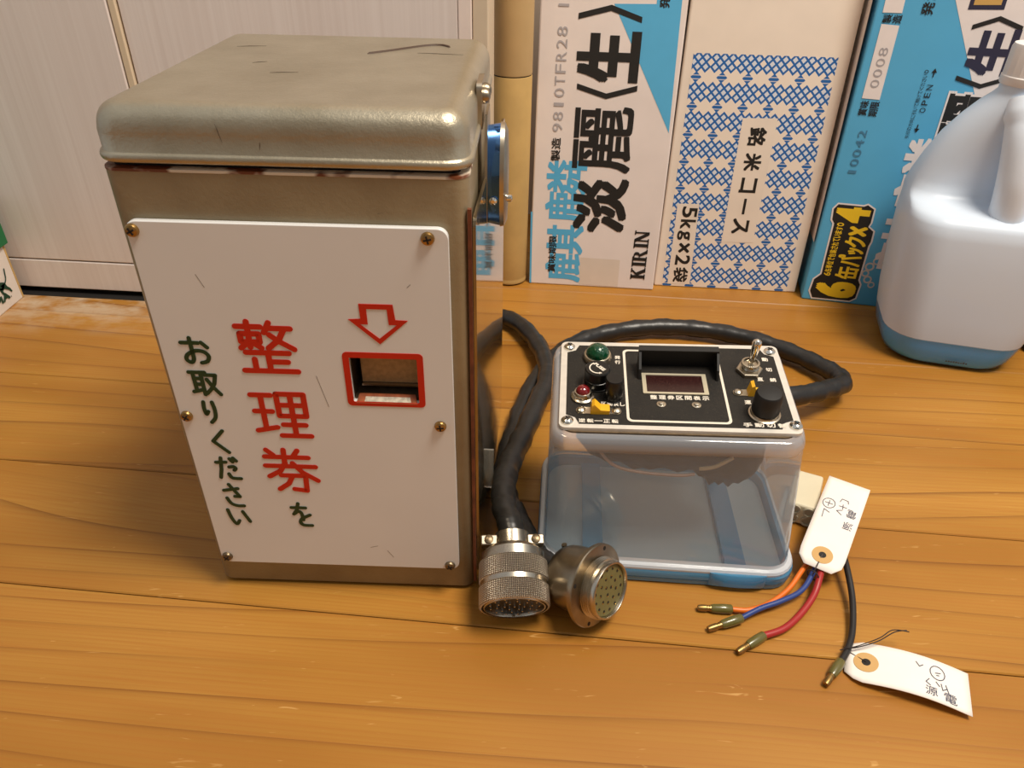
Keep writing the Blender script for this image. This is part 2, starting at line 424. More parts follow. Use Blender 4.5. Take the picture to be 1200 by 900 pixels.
rings.append(ring(.0002+fr+.0012, .2636, .0122)); rings.append(ring(.0002+fr+.004, .2636, .0142))
MB().loft(rings).build('lid', PAINT, tm, smooth=50)
# gouge in the lid top
ridge = [(p.x, p.y) for p in spline([(.088, .107, 0), (.098, .116, 0), (.112, .130, 0), (.121, .134, 0), (.1265, .129, 0)], 6)]
MB().tube([(x, y, .2635) for x, y in ridge], [.0003]+[.0009]*(len(ridge)-2)+[.0003], 6).build('dent', mat('bare_dent', C(70, 48, 32), .6), tm)
for pts in ([(.050, .0, .2575), (.0515, .0, .2505)], [(.066, .0, .2510), (.0655, .0, .2480)], [(.1180, .0035, .2605), (.1225, .0055, .2622)], [(.1290, .0045, .2612), (.1330, .0075, .2630)], [(.054, .060, .2637), (.066, .062, .2637)], [(.040, .080, .2637), (.046, .083, .2637)], [(.112, .112, .2637), (.135, .110, .2637)], [(.020, .118, .2637), (.034, .121, .2637)]):
    pa, pb = Vector(pts[0]), Vector(pts[1]); sd = Vector((0, 0, .0004)) if abs(pa.z-pb.z) < .0003 and pa.y < .01 else Vector((.0, .0006, 0))
    MB().tube([pa, pa.lerp(pb, .4)+sd*(.7 if pa.y > .01 else .3), pb], [.00006, .00013, .00005], 5).build('scratch', mat('scratch_brown', C(74, 60, 46), .7), tm)
for x in (.012, W-.012):
    for y in (.012, D-.012): MB().lathe([(.006, 0), (.0065, .0022)], Matrix.Translation((x, y, 0)), 16).build('foot', BLACKM, tm)
# white plate with the slot
def PF(x, z, t): return (x, -t, z)
outer = rrect(.0058, .1372, .0200, .2192, .0045, 6); inner = rrect(.0904, .1212, .1325, .157, .0005, 6)
plate = MB().frame(outer, inner, PF, -.0002, .0028).build('sign_plate', ACRYL, tm, smooth=30); bevel(plate, .0005, 2)
rec = MB()   # metal tray behind the slot
x0, x1, z0, z1, dp = .0904, .1212, .1325, .157, .0155
rec.add([(x0, .0, z0), (x1, .0, z0), (x1, .0, z1), (x0, .0, z1), (x0, dp, z0+.003), (x1, dp, z0+.003), (x1, dp, z1), (x0, dp, z1)],
        [(0, 1, 5, 4), (1, 2, 6, 5), (2, 3, 7, 6), (3, 0, 4, 7), (4, 5, 6, 7)])
tray = rec.build('slot_tray', mat('worn_tray_metal', C(92, 76, 56), .5, .3, .4, 260), tm, smooth=0)
MB().box(x0+.0028, x1-.0006, .0068, .0076, z0+.0050, z1-.0002).build('tray_back', mat('worn_tan_flap', C(176, 144, 104), .5, .1, .25, 420), tray, smooth=0)
MB().box(x0+.0028, x1-.001, .0050, .0070, z0+.0038, z0+.0048).build('tray_edge', STEEL, tray, smooth=0)
lipf = lambda x, z, t: (x, -.0022-t+(z-z0)*1.1, z)
MB().prism([(x0+.0012, z0-.0004), (x1-.0010, z0-.0004), (x1-.0022, z0+.0026), (x0+.0024, z0+.0026)], lipf, 0, .0006).build('tray_lip', mat('rusty_lip', C(176, 92, 48), .6, .1, .4, 300), tray, smooth=0)
MB().prism([(x0+.0050, z0+.0002), (x1-.0040, z0+.0002), (x1-.0046, z0+.0018), (x0+.0054, z0+.0018)], lipf, .0006, .0008).build('worn_strip', mat('worn_lip', C(224, 212, 188), .5, .1, .35, 500), tray, smooth=0)
def PP(x, z, t): return (x, -.0028-t, z)
MB().frame(rrect(.0876, .1240, .1303, .1598, .0022, 6), rrect(.0905, .1211, .1326, .1569, .0006, 6), PP, .00003, .0003).build('slot_border', RED, plate)
ar = MB().frame([(a/1000, b/1000) for a, b in ((97.6, 184.3), (112.3, 184.3), (113.0, 176.8), (118.4, 176.6), (105.4, 164.4), (92.4, 176.6), (97.8, 177.0))],
                [(a/1000, b/1000) for a, b in ((100.7, 181.9), (109.6, 181.9), (110.0, 174.3), (113.5, 174.3), (105.4, 167.2), (97.3, 174.3), (100.8, 174.3))], PP, .00003, .0003); ar.build('arrow_mark', RED, plate, smooth=0)
for pts in ([(.0895, .0352), (.0935, .0364)], [(.0985, .0330), (.1015, .0280)], [(.0745, .1462), (.0782, .1290)], [(.1190, .1925), (.1205, .1940)], [(.030, .196), (.0325, .190)]):
    sm = MB(); strokes(sm, [pts], .00022, PP, .00002, .00006); sm.build('scratch', mat('scratch_grey', C(120, 112, 104), .6), plate, smooth=0)
G = {
 '整': [[(3, 90), (45, 90)], [(23, 99), (22, 52)], [(8, 77), (40, 77), (40, 62), (8, 62), (8, 77)], [(20, 62), (6, 50)], [(25, 62), (41, 51)],
       [(60, 98), (50, 80)], [(55, 88), (95, 88)], [(85, 88), (73, 67), (53, 51)], [(58, 76), (73, 64), (97, 50)],
       [(12, 42), (86, 42)], [(50, 42), (50, 8)], [(50, 25), (82, 25)], [(25, 29), (25, 8)], [(4, 7), (97, 7)]],
 '理': [[(3, 92), (38, 92)], [(5, 58), (36, 58)], [(4, 16), (40, 24)], [(20, 92), (20, 20)], [(48, 95), (96, 95), (96, 49), (48, 49), (48, 95)], [(48, 72), (96, 72)], [(72, 95), (72, 6)], [(52, 30), (92, 30)], [(46, 6), (99, 6)]],
 '券': [[(8, 98), (20, 87)], [(67, 98), (58, 86)], [(41, 99), (39, 66)], [(3, 83), (86, 83)], [(1, 63), (97, 63)], [(40, 70), (28, 52), (5, 39)], [(54, 70), (70, 50), (98, 32)], [(28, 42), (75, 42), (73, 8), (49, 11)], [(50, 42), (40, 24), (20, 10)]],
 'を': [[(3, 80), (78, 80)], [(42, 98), (30, 70), (10, 52)], curve2([(14, 54), (36, 64), (52, 56), (56, 28)]), curve2([(96, 50), (52, 34), (38, 18), (52, 5), (98, 4)])],
 'お': [[(3, 80), (64, 80)], curve2([(37, 98), (37, 50), (36, 18), (24, 6), (10, 16), (16, 34), (46, 50), (76, 48), (92, 32), (84, 12), (62, 5)]), [(76, 82), (94, 64)]],
 '取': [[(3, 94), (58, 94)], [(16, 94), (17, 18)], [(43, 94), (43, 3)], [(17, 69), (43, 69)], [(17, 45), (43, 45)], [(5, 14), (43, 24)], [(56, 84), (93, 84), (84, 50), (68, 26), (50, 8)], [(60, 66), (76, 36), (98, 5)]],
 'り': [curve2([(10, 97), (5, 66), (12, 42), (30, 54)]), curve2([(74, 97), (82, 60), (72, 26), (36, 4)])],
 'く': [[(78, 97), (12, 52), (88, 4)]],
 'だ': [[(3, 78), (46, 80)], [(28, 99), (20, 48), (8, 8)], curve2([(56, 58), (76, 60), (84, 52), (76, 44)]), curve2([(48, 26), (56, 9), (74, 5), (97, 5)]), [(66, 96), (77, 82)], [(82, 100), (94, 87)]],
 'さ': [[(3, 72), (82, 82)], [(38, 99), (84, 46), (56, 46)], curve2([(10, 38), (26, 14), (58, 4), (94, 4)])],
 'い': [curve2([(8, 97), (16, 46), (32, 8), (48, 30)]), [(72, 88), (95, 26)]],
}
def sign(chs, m, wd):
    for ch, x0, x1, z0, z1 in chs:
        mb = MB(); h = wd/2
        strokes(mb, [[((x0+(x1-x0)*a/100)/1000, (z0+(z1-z0)*b/100)/1000) for a, b in pl] for pl in G[ch]], wd/1000, PP)
        mb.build('lettering', m, plate)
sign([('整', 41.2, 67.4, 146.4, 174.2), ('理', 41.2, 67.9, 109.3, 136.9), ('券', 41.6, 67.6, 73.0, 102.2)], RED, 2.7)
sign([('を', 50.2, 60.0, 49.8, 66.4), ('お', 15.4, 28.0, 151.0, 165.0), ('取', 15.3, 28.6, 133.6, 147.2), ('り', 18.2, 24.6, 117.2, 130.0), ('く', 17.6, 26.2, 98.6, 113.0), ('だ', 16.8, 28.2, 81.4, 95.6), ('さ', 17.0, 26.4, 62.6, 78.0), ('い', 15.6, 27.6, 49.0, 60.4)], GREEN, 1.9)
def screw(x, z, r, m, par, fn=PP):
    o = Vector(fn(x, z, 0)); n = Vector(fn(x, z, 1))-Vector(fn(x, z, 0))
    mt = axis_mat(o, n)
    so = MB().lathe([(r, 0), (r, r*.18), (r*.86, r*.5), (r*.5, r*.68), (r*.12, r*.72)], mt, 20).build('screw', m, par)
    return so, mt, r
for x, z in ((.0086, .2152), (.1288, .2150), (.0092, .1211), (.1305, .1196), (.0094, .0247), (.1322, .0232)):
    so, mt, r = screw(x, z, .0029, BRASS if z > .1 else OLD, plate)
    a = random.random()*1.5; mb = MB()
    for k in (0, 1):
        rot = mt @ Matrix.Rotation(a+k*math.pi/2, 4, 'Z')
        vs = [rot @ Vector(v) for v in MB().box(-r*.58, r*.58, -r*.13, r*.13, r*.55, r*.78).v]
        mb.add(vs, MB().box(0, 1, 0, 1, 0, 1).f)
    q = mb.build('cross_slot', SLOT, plate, smooth=0)
# polished side door, a little ajar at the back, and its latch
dx = .0062
def SD(y, z, t): return (W+.0006+dx*max(0, (y-.004))/.157+t, y, z)
door = MB().prism(rrect(.004, .161, .010, .2215, .004, 4), SD, 0, .0014).build('side_door', SIDE, tm)
MB().prism([(.0015, .006), (.0035, .006), (.0035, .226), (.0015, .226)], lambda y, z, t: (W-.0012+t, y, z), 0, .0016).build('door_gap', RUST, tm, smooth=0)
lt = MB().prism(rrect(.054, .078, .2425, .2625, .003, 4), lambda y, z, t: (W+t, y, z), -.0008, .0016).build('latch_bracket', STEEL, tm)
for y in (.061, .071): MB().lathe([(.0034, 0), (.0034, .0016), (.0026, .003), (.001, .0036)], axis_mat((W+.0014, y, .2560), (1, 0, 0)), 18).build('rivet', NICKEL_D, tm)
MB().prism([(.056, .249), (.076, .249), (.080, .236), (.080, .198), (.052, .198), (.052, .236)], lambda y, z, t: (W+.0028+t, y, z), 0, .0012).build('latch_strap', STEEL, tm)
def oval(cy, cz, a, b, n=36): return [(cy+a*math.cos(2*math.pi*i/n), cz+b*math.sin(2*math.pi*i/n)) for i in range(n)]
cyz = (.066, .2185)
mb = MB(); mb.loft([[(W+x, y, z) for y, z in oval(*cyz, a, b_)] for x, a, b_ in ((.004, .0115, .0235), (.0096, .0135, .0245))]); lev = mb.build('latch_lever', BLUEFILM, tm)
mb = MB(); mb.loft([[(W+x, y, z) for y, z in oval(*cyz, a, b_)] for x, a, b_ in ((.0096, .0142, .0250), (.0116, .0140, .0247), (.0130, .0110, .0215), (.0134, .005, .012))]); mb.build('lever_cap', STEEL, lev)
MB().lathe([(.0018, 0), (.0018, .002), (.0009, .0026)], axis_mat((W+.013, .058, .2105), (1, 0, 0)), 14).build('pin', CHROME, lev)
MB().lathe([(.0019, 0), (.0019, .0016), (.0009, .0024)], axis_mat((W+.0066, .0545, .2105), (0, -1, 0)), 14).build('pin', CHROME, lev)
MB().box(W+.0035, W+.0072, .060, .0612, .024, .054).build('clear_clip', SLEEVE, tm, smooth=0)

# ------------------------------------------------------------------ control box in a clear lidded container
cb = thing('control_box', 'clear plastic food container with blue lid carrying a black switch panel', 'control box', (.0936, .3396, 0), -.0592)
def rr3(w_, d_, z, r, ox=0, oy=0, n=6, tilt=0):
    out = []
    for x, y in rrect(ox-w_/2, ox+w_/2, oy-d_/2, oy+d_/2, r, n):
        zz = z if not tilt else z+tilt*(.0047*(y-oy)/.0421+.0024*(x-ox)/.0664)
        out.append((x, y, zz))
    return out
lid = MB().loft([rr3(.1455, .0975, .0003, .015), rr3(.1480, .1000, .0012, .016), rr3(.1480, .1000, .0040, .016), rr3(.1468, .0988, .0046, .016), rr3(.1493, .1011, .0054, .016), rr3(.1493, .1011, .0092, .016), rr3(.1480, .0998, .0102, .016), rr3(.1420, .0938, .0102, .014), rr3(.1390, .0908, .0040, .013)], False, False).build('container_lid', BLUEC, cb)
MB().loft([rr3(.1391, .0909, .0030, .013), rr3(.1391, .0909, .0041, .013)]).build('lid_floor', glassy('pale_lid_plastic', C(206, 228, 240), .25, .15, .4, .15), lid)
tab = MB()
tab.loft([[(x*.016+.0405, -.0503-dpt*(1-x*x)**.5*.9, z) for x, in [(math.sin(R(a)),) for a in range(-90, 91, 15)]]+[(.0405+.016, -.047, z), (.0405-.016, -.047, z)] for z, dpt in ((.002, .0015), (.004, .0035), (.0095, .0035), (.0118, .0018))])
tab.build('tab', BLUEC, lid)
for xx in (-.0415, .0415): MB().box(xx-.006, xx+.006, -.044, .044, .0036, .0078).build('lid_rib', BLUEC, lid, smooth=0)
bd = MB().loft([rr3(.1478, .0996, .0100, .0165), rr3(.1484, .1002, .0118, .0165), rr3(.1470, .0988, .0132, .016), rr3(.1430, .0946, .0136, .015), rr3(.1420, .0936, .0160, .0145)], False, False).build('container_rim', RIMC, cb)
ox, oy = -.0041, .0018
bw = [rr3(.1420, .0936, .0158, .0145)]
for t in (.2, .4, .6, .8, 1.0): bw.append(rr3(.1420+(.1338-.1420)*t, .0936+(.0856-.0936)*t, .016+(.0935-.016)*t, .0145-.003*t, ox*t, oy*t, tilt=t))
MB().loft(bw, False, False).build('container_wall', CLEAR, cb)
MB().loft([rr3(.1338, .0856, .0932, .0115, ox, oy, tilt=1), rr3(.1344, .0862, .0945, .0118, ox, oy, tilt=1), rr3(.1342, .0858, .0962, .0116, ox, oy, tilt=1), rr3(.1334, .0850, .0980, .0112, ox, oy, tilt=1), rr3(.1316, .0832, .1006, .0104, ox, oy, tilt=1), rr3(.1290, .0806, .1014, .0098, ox, oy, tilt=1), rr3(.1240, .0756, .1014, .008, ox, oy, tilt=1)], False, False).build('container_top_edge', EDGEC, cb, smooth=60)
MB().loft([rr3(.1230, .0740, .1008, .007, ox, oy, tilt=1), rr3(.1230, .0740, .1018, .007, ox, oy, tilt=1)]).build('gasket', mat('tan_foam', C(120, 100, 74), .8, 0, .3, 300), cb)
O_ = Vector((ox, oy, .1018)); U_ = Vector((1, 0, .0024/.0664)).normalized(); V_ = Vector((0, 1, .0047/.0421)).normalized(); N_ = U_.cross(V_)
def Q(x, y, t=0): return O_+U_*(x/1000)+V_*(y/1000)+N_*(t/1000)
def Qm(x, y, t): return Q(x, y, t)
ALU = mat('brushed_aluminium', C(228, 222, 212), .35, .35, .08, 200)
pan = MB().prism(rrect(-62.4, 64.0, -36.4, 38.0, 3.5), Qm, 0, 2.0).build('switch_panel', ALU, cb)
bp = []
def notch(cx, cy, sx, sy, r=7.0):
    a0 = {(-1, -1): 90, (1, -1): 180, (1, 1): 270, (-1, 1): 0}[(sx, sy)]
    return [(cx+r*math.cos(R(a0-90*i/6)), cy+r*math.sin(R(a0-90*i/6))) for i in range(7)]
xl, xr, yb, yt = -58.8, 60.6, -33.4, 34.6
bp = notch(xl, yb, -1, -1)+notch(xr, yb, 1, -1)+notch(xr, yt, 1, 1)+notch(xl, yt, -1, 1)
bp = [(xl, yb+7), (xl+4.9, yb+4.9), (xl+7, yb), (xr-7, yb), (xr-4.9, yb+4.9), (xr, yb+7), (xr, yt-7), (xr-4.9, yt-4.9), (xr-7, yt), (xl+7, yt), (xl+4.9, yt-4.9), (xl, yt-7)]
BPAN = mat('black_panel_film', C(40, 38, 34), .5, 0, .25, 500)
t2 = NT('dusty_black_panel'); nz = t2.noise(t2.coord(), 2600, 2); nz2 = t2.noise(t2.coord(), 90, 3)
t2.set(Base_Color=t2.mix(t2.math('MULTIPLY', t2.ramp(nz, .62, .72), .5), t2.mix(nz2, C(22, 21, 20), C(42, 38, 33)), C(120, 108, 90)), Roughness=.55); t2.b.inputs['Specular IOR Level'].default_value = .25
film = MB().prism(bp, Qm, 2.0, 2.15).build('panel_face', t2.m, pan, smooth=0)
def on(m4, prof, name, m, par=pan, seg=28): return MB().lathe([(r/1000, z/1000) for r, z in prof], m4, seg).build(name, m, par)
def at(x, y, t=2.15, tilt=None): return axis_mat(Q(x, y, t), tilt or N_, V_)
WPR = mat('white_screen_print', C(226, 216, 200), .5)
fm = MB(); fm.frame(rrect(-26.4, 28.7, -30.9, 31.2, 3), rrect(-25.0, 27.3, -29.5, 29.8, 2.2), Qm, 2.15, 2.3); fm.build('white_outline', WPR, pan)
def PT(x, y, t): return Q(x, y, 2.15+t*1000)
def label(body, x0, x1, y0, y1, bold=.10):
    mb = MB(); text(mb, body, x0, x1, y0, y1, PT, bold=bold, h=.0001); mb.build('lettering', WPR, pan, smooth=0)
def row(s_, x0, x1, y0, y1):
    n = len(s_); p = (x1-x0)/n
    for i, ch in enumerate(s_):
        if ch == ' ': continue
        if ch in 'ー一':
            mb = MB(); mb.prism([(x0+i*p, (y0+y1)/2-.25), (x0+(i+1)*p, (y0+y1)/2-.25), (x0+(i+1)*p, (y0+y1)/2+.25), (x0+i*p, (y0+y1)/2+.25)], Qm, 2.15, 2.25); mb.build('lettering', WPR, pan, smooth=0)
        else: label(ch, x0+i*p+.1*p, x0+(i+1)*p-.1*p, y0, y1)
label('発', -31.2, -28.0, 22.0, 25.2); label('行', -31.2, -28.0, 17.6, 20.8)
row('区間戻し', -40.2, -26.6, -18.8, -15.6); row('逆転一正転', -52.4, -30.6, -32.4, -29.4)
row('整理券区間表示', -13.4, 19.4, -12.4, -9.0); row('手動切替', 33.4, 57.0, -32.4, -29.2)
label('動', 53.4, 56.8, 23.0, 26.4); label('切', 54.0, 57.4, 13.8, 17.0); label('直', 47.6, 51.0, 5.2, 8.4); label('続', 54.6, 58.0, 4.8, 8.0); label('運', 37.6, 41.0, -14.6, -11.4)
# lamps, fuse, knobs
gl_ = on(at(-41.3, 22.6), [(8.2, 0), (8.2, 2.2), (7.6, 3.4), (6.8, 3.6)], 'lamp_bezel', STEEL)
gm = NT('green_lens'); gm.set(Base_Color=C(6, 62, 34), Roughness=.12); gm.b.inputs['Coat Weight'].default_value = .6; vor = gm.node('ShaderNodeTexVoronoi'); gm.l.new(gm.coord(), vor.inputs[0]); vor.inputs['Scale'].default_value = 500; gm.bump(vor.outputs[0], .5, .0008)
on(at(-41.3, 22.6, 5.6), [(6.8, 0), (6.6, 1.6), (5.4, 3.8), (3.0, 5.6), (.5, 6.3)], 'lamp_lens', gm.m, gl_)
fz = on(at(-42.0, -.6), [(7.9, 0), (7.9, .8), (7.2, .9), (7.2, 5.0), (6.8, 5.2), (6.8, 5.8), (7.0, 6.0), (7.0, 11.0), (6.5, 11.6)], 'fuse_holder', BLACKP)
def FT(x, y, t): return Q(-42.0+x, -.6+y, 13.75+t*1000)
mb = MB(); strokes(mb, [[(.2+4.6*math.cos(R(a)), -.2+4.6*math.sin(R(a))) for a in range(120, 281, 16)]], .7, FT); strokes(mb, [[(1.0, -4.7), (1.9, -4.7)], [(1.0, -5.3), (1.0, -4.1), (2.0, -4.7)]], .5, FT)
ca, sa = math.cos(R(-48)), math.sin(R(-48))
def FTR(x, y, t): return FT(x*ca-y*sa+1.0, x*sa+y*ca+.6, t)
text(mb, 'FUSE', -4.0, 4.0, -1.0, 1.3, FTR, bold=.15); mb.build('lettering', WPR, fz, smooth=0)
bk = on(at(-33.0, -11.6), [(5.6, 0), (5.6, .5), (4.9, .6), (4.9, 13.2), (4.5, 13.8)], 'push_knob', BLACKP)
rl = on(at(-49.9, -12.0), [(6.4, 0), (6.4, 1.0), (5.6, 1.6), (5.2, 1.7), (5.0, 3.4), (4.4, 4.4), (3.9, 4.5)], 'lamp_bezel', NICKEL)
on(at(-49.9, -12.0, 6.5), [(3.9, 0), (3.6, 1.4), (2.4, 2.7), (.5, 3.3)], 'lamp_lens', mat('red_lens', C(112, 20, 24), .1, coat=.6), rl)
def slide_switch(x, y, half, lever, second=True):
    pl = MB().prism(rrect(x-half-2.6, x+half+2.6, y-2.6, y+2.6, 2.4), Qm, 2.15, 2.6).build('switch_plate', STEEL, pan)
    for sx in ((-half, half) if second else (-half,)):
        on(at(x+sx, y, 2.6), [(2.4, 0), (2.3, .8), (1.4, 1.5), (.3, 1.7)], 'screw', NICKEL, pl, 18)
    MB().prism([(x+a, z_) for a, z_ in lever], lambda a, z_, t: Q(a, y+t, z_), -2.7, 2.7).build('lever', mat('yellow_plastic', C(236, 176, 36), .4), pl, smooth=20)
slide_switch(-41.3, -23.2, 9.5, [(-4.6, 2.2), (5.6, 2.2), (5.8, 4.8), (1.0, 5.0), (-2.4, 8.8), (-3.8, 7.6)])
slide_switch(44.5, -5.4, 9.4, [(-4.4, 2.2), (3, 2.2), (3, 4), (0, 4.2), (-1.6, 9.4), (-3.2, 8.6)])
# display window under its hood
hood = MB()
hood.prism([(-18.5, 2.15), (26.0, 2.15), (26.0, 14.2), (25.0, 15.2), (-17.5, 15.2), (-18.5, 14.2)], lambda x, z_, t: Q(x, 17+t, z_), 0, 1.4)
for xx in (-18.5, 24.7):
    hood.prism([(4.0, 2.15), (17.2, 2.15), (17.2, 14.6), (13.5, 14.0), (6.0, 8.0)], lambda y, z_, t: Q(xx+t, y, z_), 0, 1.3)
hood.prism([(14.2, 14.2), (18.4, 14.6), (18.4, 15.6), (14.2, 15.2)], lambda y, z_, t: Q(t, y, z_), -18.5, 26.0)
hood.build('display_hood', BLACKM, pan, smooth=0)
wf = MB(); wf.frame(rrect(-16.6, 19.2, -8.3, 9.2, .4), rrect(-14.4, 16.8, -6.9, 7.6, .3), Qm, 2.15, 2.9); win = wf.build('display_frame', mat('window_bezel', C(206, 196, 170), .4, .4), pan, smooth=0)
t3 = NT('dark_red_window'); t3.set(Base_Color=t3.mix(t3.math('MULTIPLY', t3.ramp(t3.noise(t3.coord(), 3200, 2), .58, .7), .5), C(42, 16, 16), C(120, 84, 72)), Roughness=.25)
MB().prism(rrect(-14.5, 16.9, -7.0, 7.7, .3), Qm, 2.15, 2.4).build('display_glass', t3.m, win, smooth=0)
for x in (-7.4, 11.4): on(at(x, -16.6), [(2.6, 0), (2.5, .5), (1.5, .7), (1.4, 1.4), (.3, 1.7)], 'screw', NICKEL, pan, 18)
for x, y in ((-57.6, 32.6), (-58.0, -31.4), (59.2, 32.2), (61.0, -30.6)):
    so = on(at(x, y, 2.0), [(3.4, 0), (3.3, .8), (2.2, 1.9), (.4, 2.3)], 'screw', CHROME, pan, 20)
    mb = MB()
    for k in (0, 1): mb.add([at(x, y, 2.0) @ Matrix.Rotation(.5+k*math.pi/2, 4, 'Z') @ Vector(v) for v in MB().box(-.0016, .0016, -.00035, .00035, .0017, .00245).v], MB().box(0, 1, 0, 1, 0, 1).f)
    mb.build('cross_slot', SLOT, pan, smooth=0)
# toggle switch
hexm = at(44.2, 13.6)
nut = MB().lathe([(.0074, 0), (.0074, .0022), (.0068, .0026)], hexm, 6).build('toggle_nut', STEEL, pan, smooth=20)
on(hexm, [(5.2, 2.4), (5.2, 3.4), (4.9, 3.5), (5.2, 3.8), (4.9, 4.2), (5.2, 4.6), (4.9, 5.0), (5.2, 5.4), (5.0, 6.6), (4.0, 6.8), (3.6, 5.6), (1, 5.5)], 'bushing', NICKEL, nut)
tdir = (N_+V_*.10+U_*.08).normalized()
MB().lathe([(r/1000, z/1000) for r, z in [(1.5, 3), (1.7, 8), (2.5, 17), (2.7, 18.6), (2.3, 20.2), (1.0, 21.2), (.2, 21.4)]], axis_mat(Q(44.2, 13.6, 2.15), tdir, V_), 20).build('toggle_lever', CHROME, nut, smooth=60)
kw = on(at(46.4, -21.8), [(8.4, 0), (8.4, .6), (7.6, .9), (7.2, 2.0), (6.4, 2.2), (6.4, 3)], 'knob_washer', STEEL)
on(at(46.4, -21.8, 4.4), [(6.6, 0), (7.3, .8), (7.3, 3), (7.0, 11.6), (6.2, 12.8), (3, 13.3), (.5, 13.4)], 'rotary_knob', BLACKM, kw, 32)
# wiring under the panel, seen through the wall
BUN = mat('brown_taped_wiring', C(46, 36, 31), .45, 0, .5, 220, .6, 500)
def lump(name, c, s_, seed):
    random.seed(seed); rings = []; n = 18
    for i in range(13):
        u = -1+2*i/12; rad = max(.02, (1-abs(u)**2.6))**.5
        rings.append([(c[0]+u*s_[0], c[1]+rad*s_[1]*math.cos(2*math.pi*j/n)*(1+.09*math.sin(i*1.9+j*2.1)), c[2]+rad*s_[2]*math.sin(2*math.pi*j/n)*(1+.11*math.cos(i*2.3+j*1.3))) for j in range(n)])
    return MB().loft(rings).build(name, BUN, cb, smooth=70)
lump('wiring_bundle', (-.006, -.014, .0785), (.050, .016, .0185), 1); lump('wiring_bundle', (.030, -.006, .0700), (.022, .020, .0240), 2); lump('wiring_bundle', (-.040, -.008, .0815), (.014, .018, .0160), 3)
MB().box(-.050, .042, -.030, .030, .0925, .0960).build('circuit_board', mat('dark_board', C(60, 60, 66), .5), cb, smooth=0)
MB().tube(spline([(.012, -.029, .070), (.020, -.030, .073), (.029, -.0285, .079)], 5), .0011, 8).build('cable_tie', mat('tan_tie', C(190, 166, 130), .5), cb)
MB().tube(spline([(-.046, -.022, .078), (-.036, -.029, .070), (-.022, -.031, .067), (.0, -.031, .066), (.010, -.029, .066)], 5), .0009, 8).build('loose_wire', mat('pink_wire', C(170, 140, 124), .5), cb)

# ------------------------------------------------------------------ round connectors and their cables
CAB = .0073
def cable(name, label_, pts, par=None, rads=None):
    pl = spline(pts, 9)
    random.seed(len(pts)); rr_ = [CAB*(1+.05*math.sin(i*.9)+.03*math.sin(i*2.3)) for i in range(len(pl))]
    return MB().tube(pl, rr_, 16, True, .03).build('sheath', RUBBER, par, smooth=70)
mc = thing('plug_cable', 'black sheathed cable ending in a knurled nickel plug beside the ticket machine', 'cable', (.0039, .2555, 0))
off = Vector((.0039, .2555, 0))
def loc(pts, o): return [Vector(p)-o for p in pts]
a1 = Vector((.05, -.925, -.375)).normalized()
f1 = Vector((0, 0, .0176)); L1 = .0385
cable('sheath', '', loc([(.0022, .2885, .0318), (.0005, .300, .0350), (-.0032, .316, .0345), (-.0035, .336, .0325), (.0000, .362, .0275), (.0075, .392, .0240), (.0175, .432, .0215), (.0265, .470, .0180), (.0270, .505, .0140), (.0185, .543, .0110), (.0030, .575, .0095), (-.0160, .586, .0090), (-.045, .570, .010), (-.075, .530, .018), (-.085, .490, .035), (-.087, .449, .048)], off), mc)
m1 = axis_mat(f1-a1*L1, a1)
def lat(prof, m4, name, m, par, seg=56, uv=False, **k):
    mb = MB().lathe([(r/1000, z/1000) for r, z in prof], m4, seg, **k); inv = m4.inverted()
    f = None
    if uv:
        def f(co):
            q = inv @ co; return (math.atan2(q.y, q.x)/(2*math.pi), q.z*1000)
    return mb.build(name, m, par, uv=f)
pg = lat([(7.6, -3), (9.6, -2.4), (9.8, 4.8), (12.0, 5.4), (14.6, 6.6), (16.6, 8.6), (17.2, 9.2), (17.3, 14.0), (17.6, 14.2)], m1, 'back_shell', NICKEL, mc)
kn = lat([(17.5, 14.0), (18.7, 14.5), (18.9, 24.6), (18.2, 25.0)], m1, 'knurled_ring', KNURL, mc, 72, True)
lat([(18.2, 24.9), (18.2, 27.6)], m1, 'smooth_band', NICKEL, mc)
kn2 = lat([(18.2, 27.5), (18.9, 28.0), (19.0, 37.6), (18.6, 38.3), (17.6, 38.5)], m1, 'knurled_ring', KNURL, mc, 72, True, cap1=False)
lat([(17.6, 38.5), (17.4, 36.0), (16.9, 36.0)], m1, 'lip', NICKEL_D, mc, cap0=False, cap1=False)
lat([(16.9, 35.0), (16.9, 38.0), (16.5, 38.6), (15.8, 38.6), (15.6, 38.0), (15.6, 30.0)], m1, 'inner_sleeve', NICKEL, mc, cap0=False, cap1=False)
ins = lat([(15.7, 35.5), (15.7, 37.0)], m1, 'insert', BLACKP, mc)
def pins(m4, zt, rad, m, par, rows, name='pin', pr=.62, hgt=3.2):
    me = None
    for (r, n, ph) in rows:
        for i in range(n):
            a = 2*math.pi*(i+ph)/n
            mt = m4 @ Matrix.Translation((r*rad/1000*math.cos(a), r*rad/1000*math.sin(a), zt/1000))
            MB().lathe([(pr/1000, 0), (pr/1000, hgt*.8/1000), (pr*.4/1000, hgt/1000)], mt, 8).build(name, m, par)
PINM = mat('silver_pin', C(216, 206, 190), .25, 1); PING = mat('gold_pin', C(224, 186, 100), .25, 1)
pins(m1, 36.9, 15.7, PINM, ins, ((0, 1, 0), (.33, 6, 0), (.60, 10, .3), (.84, 13, .1)), 'pin', .45, 1.3)
MB().add([m1 @ Vector(v) for v in MB().box(-.0008, .0008, -.0159, -.0138, .032, .0384).v], MB().box(0, 1, 0, 1, 0, 1).f).build('key', NICKEL, ins, smooth=0)
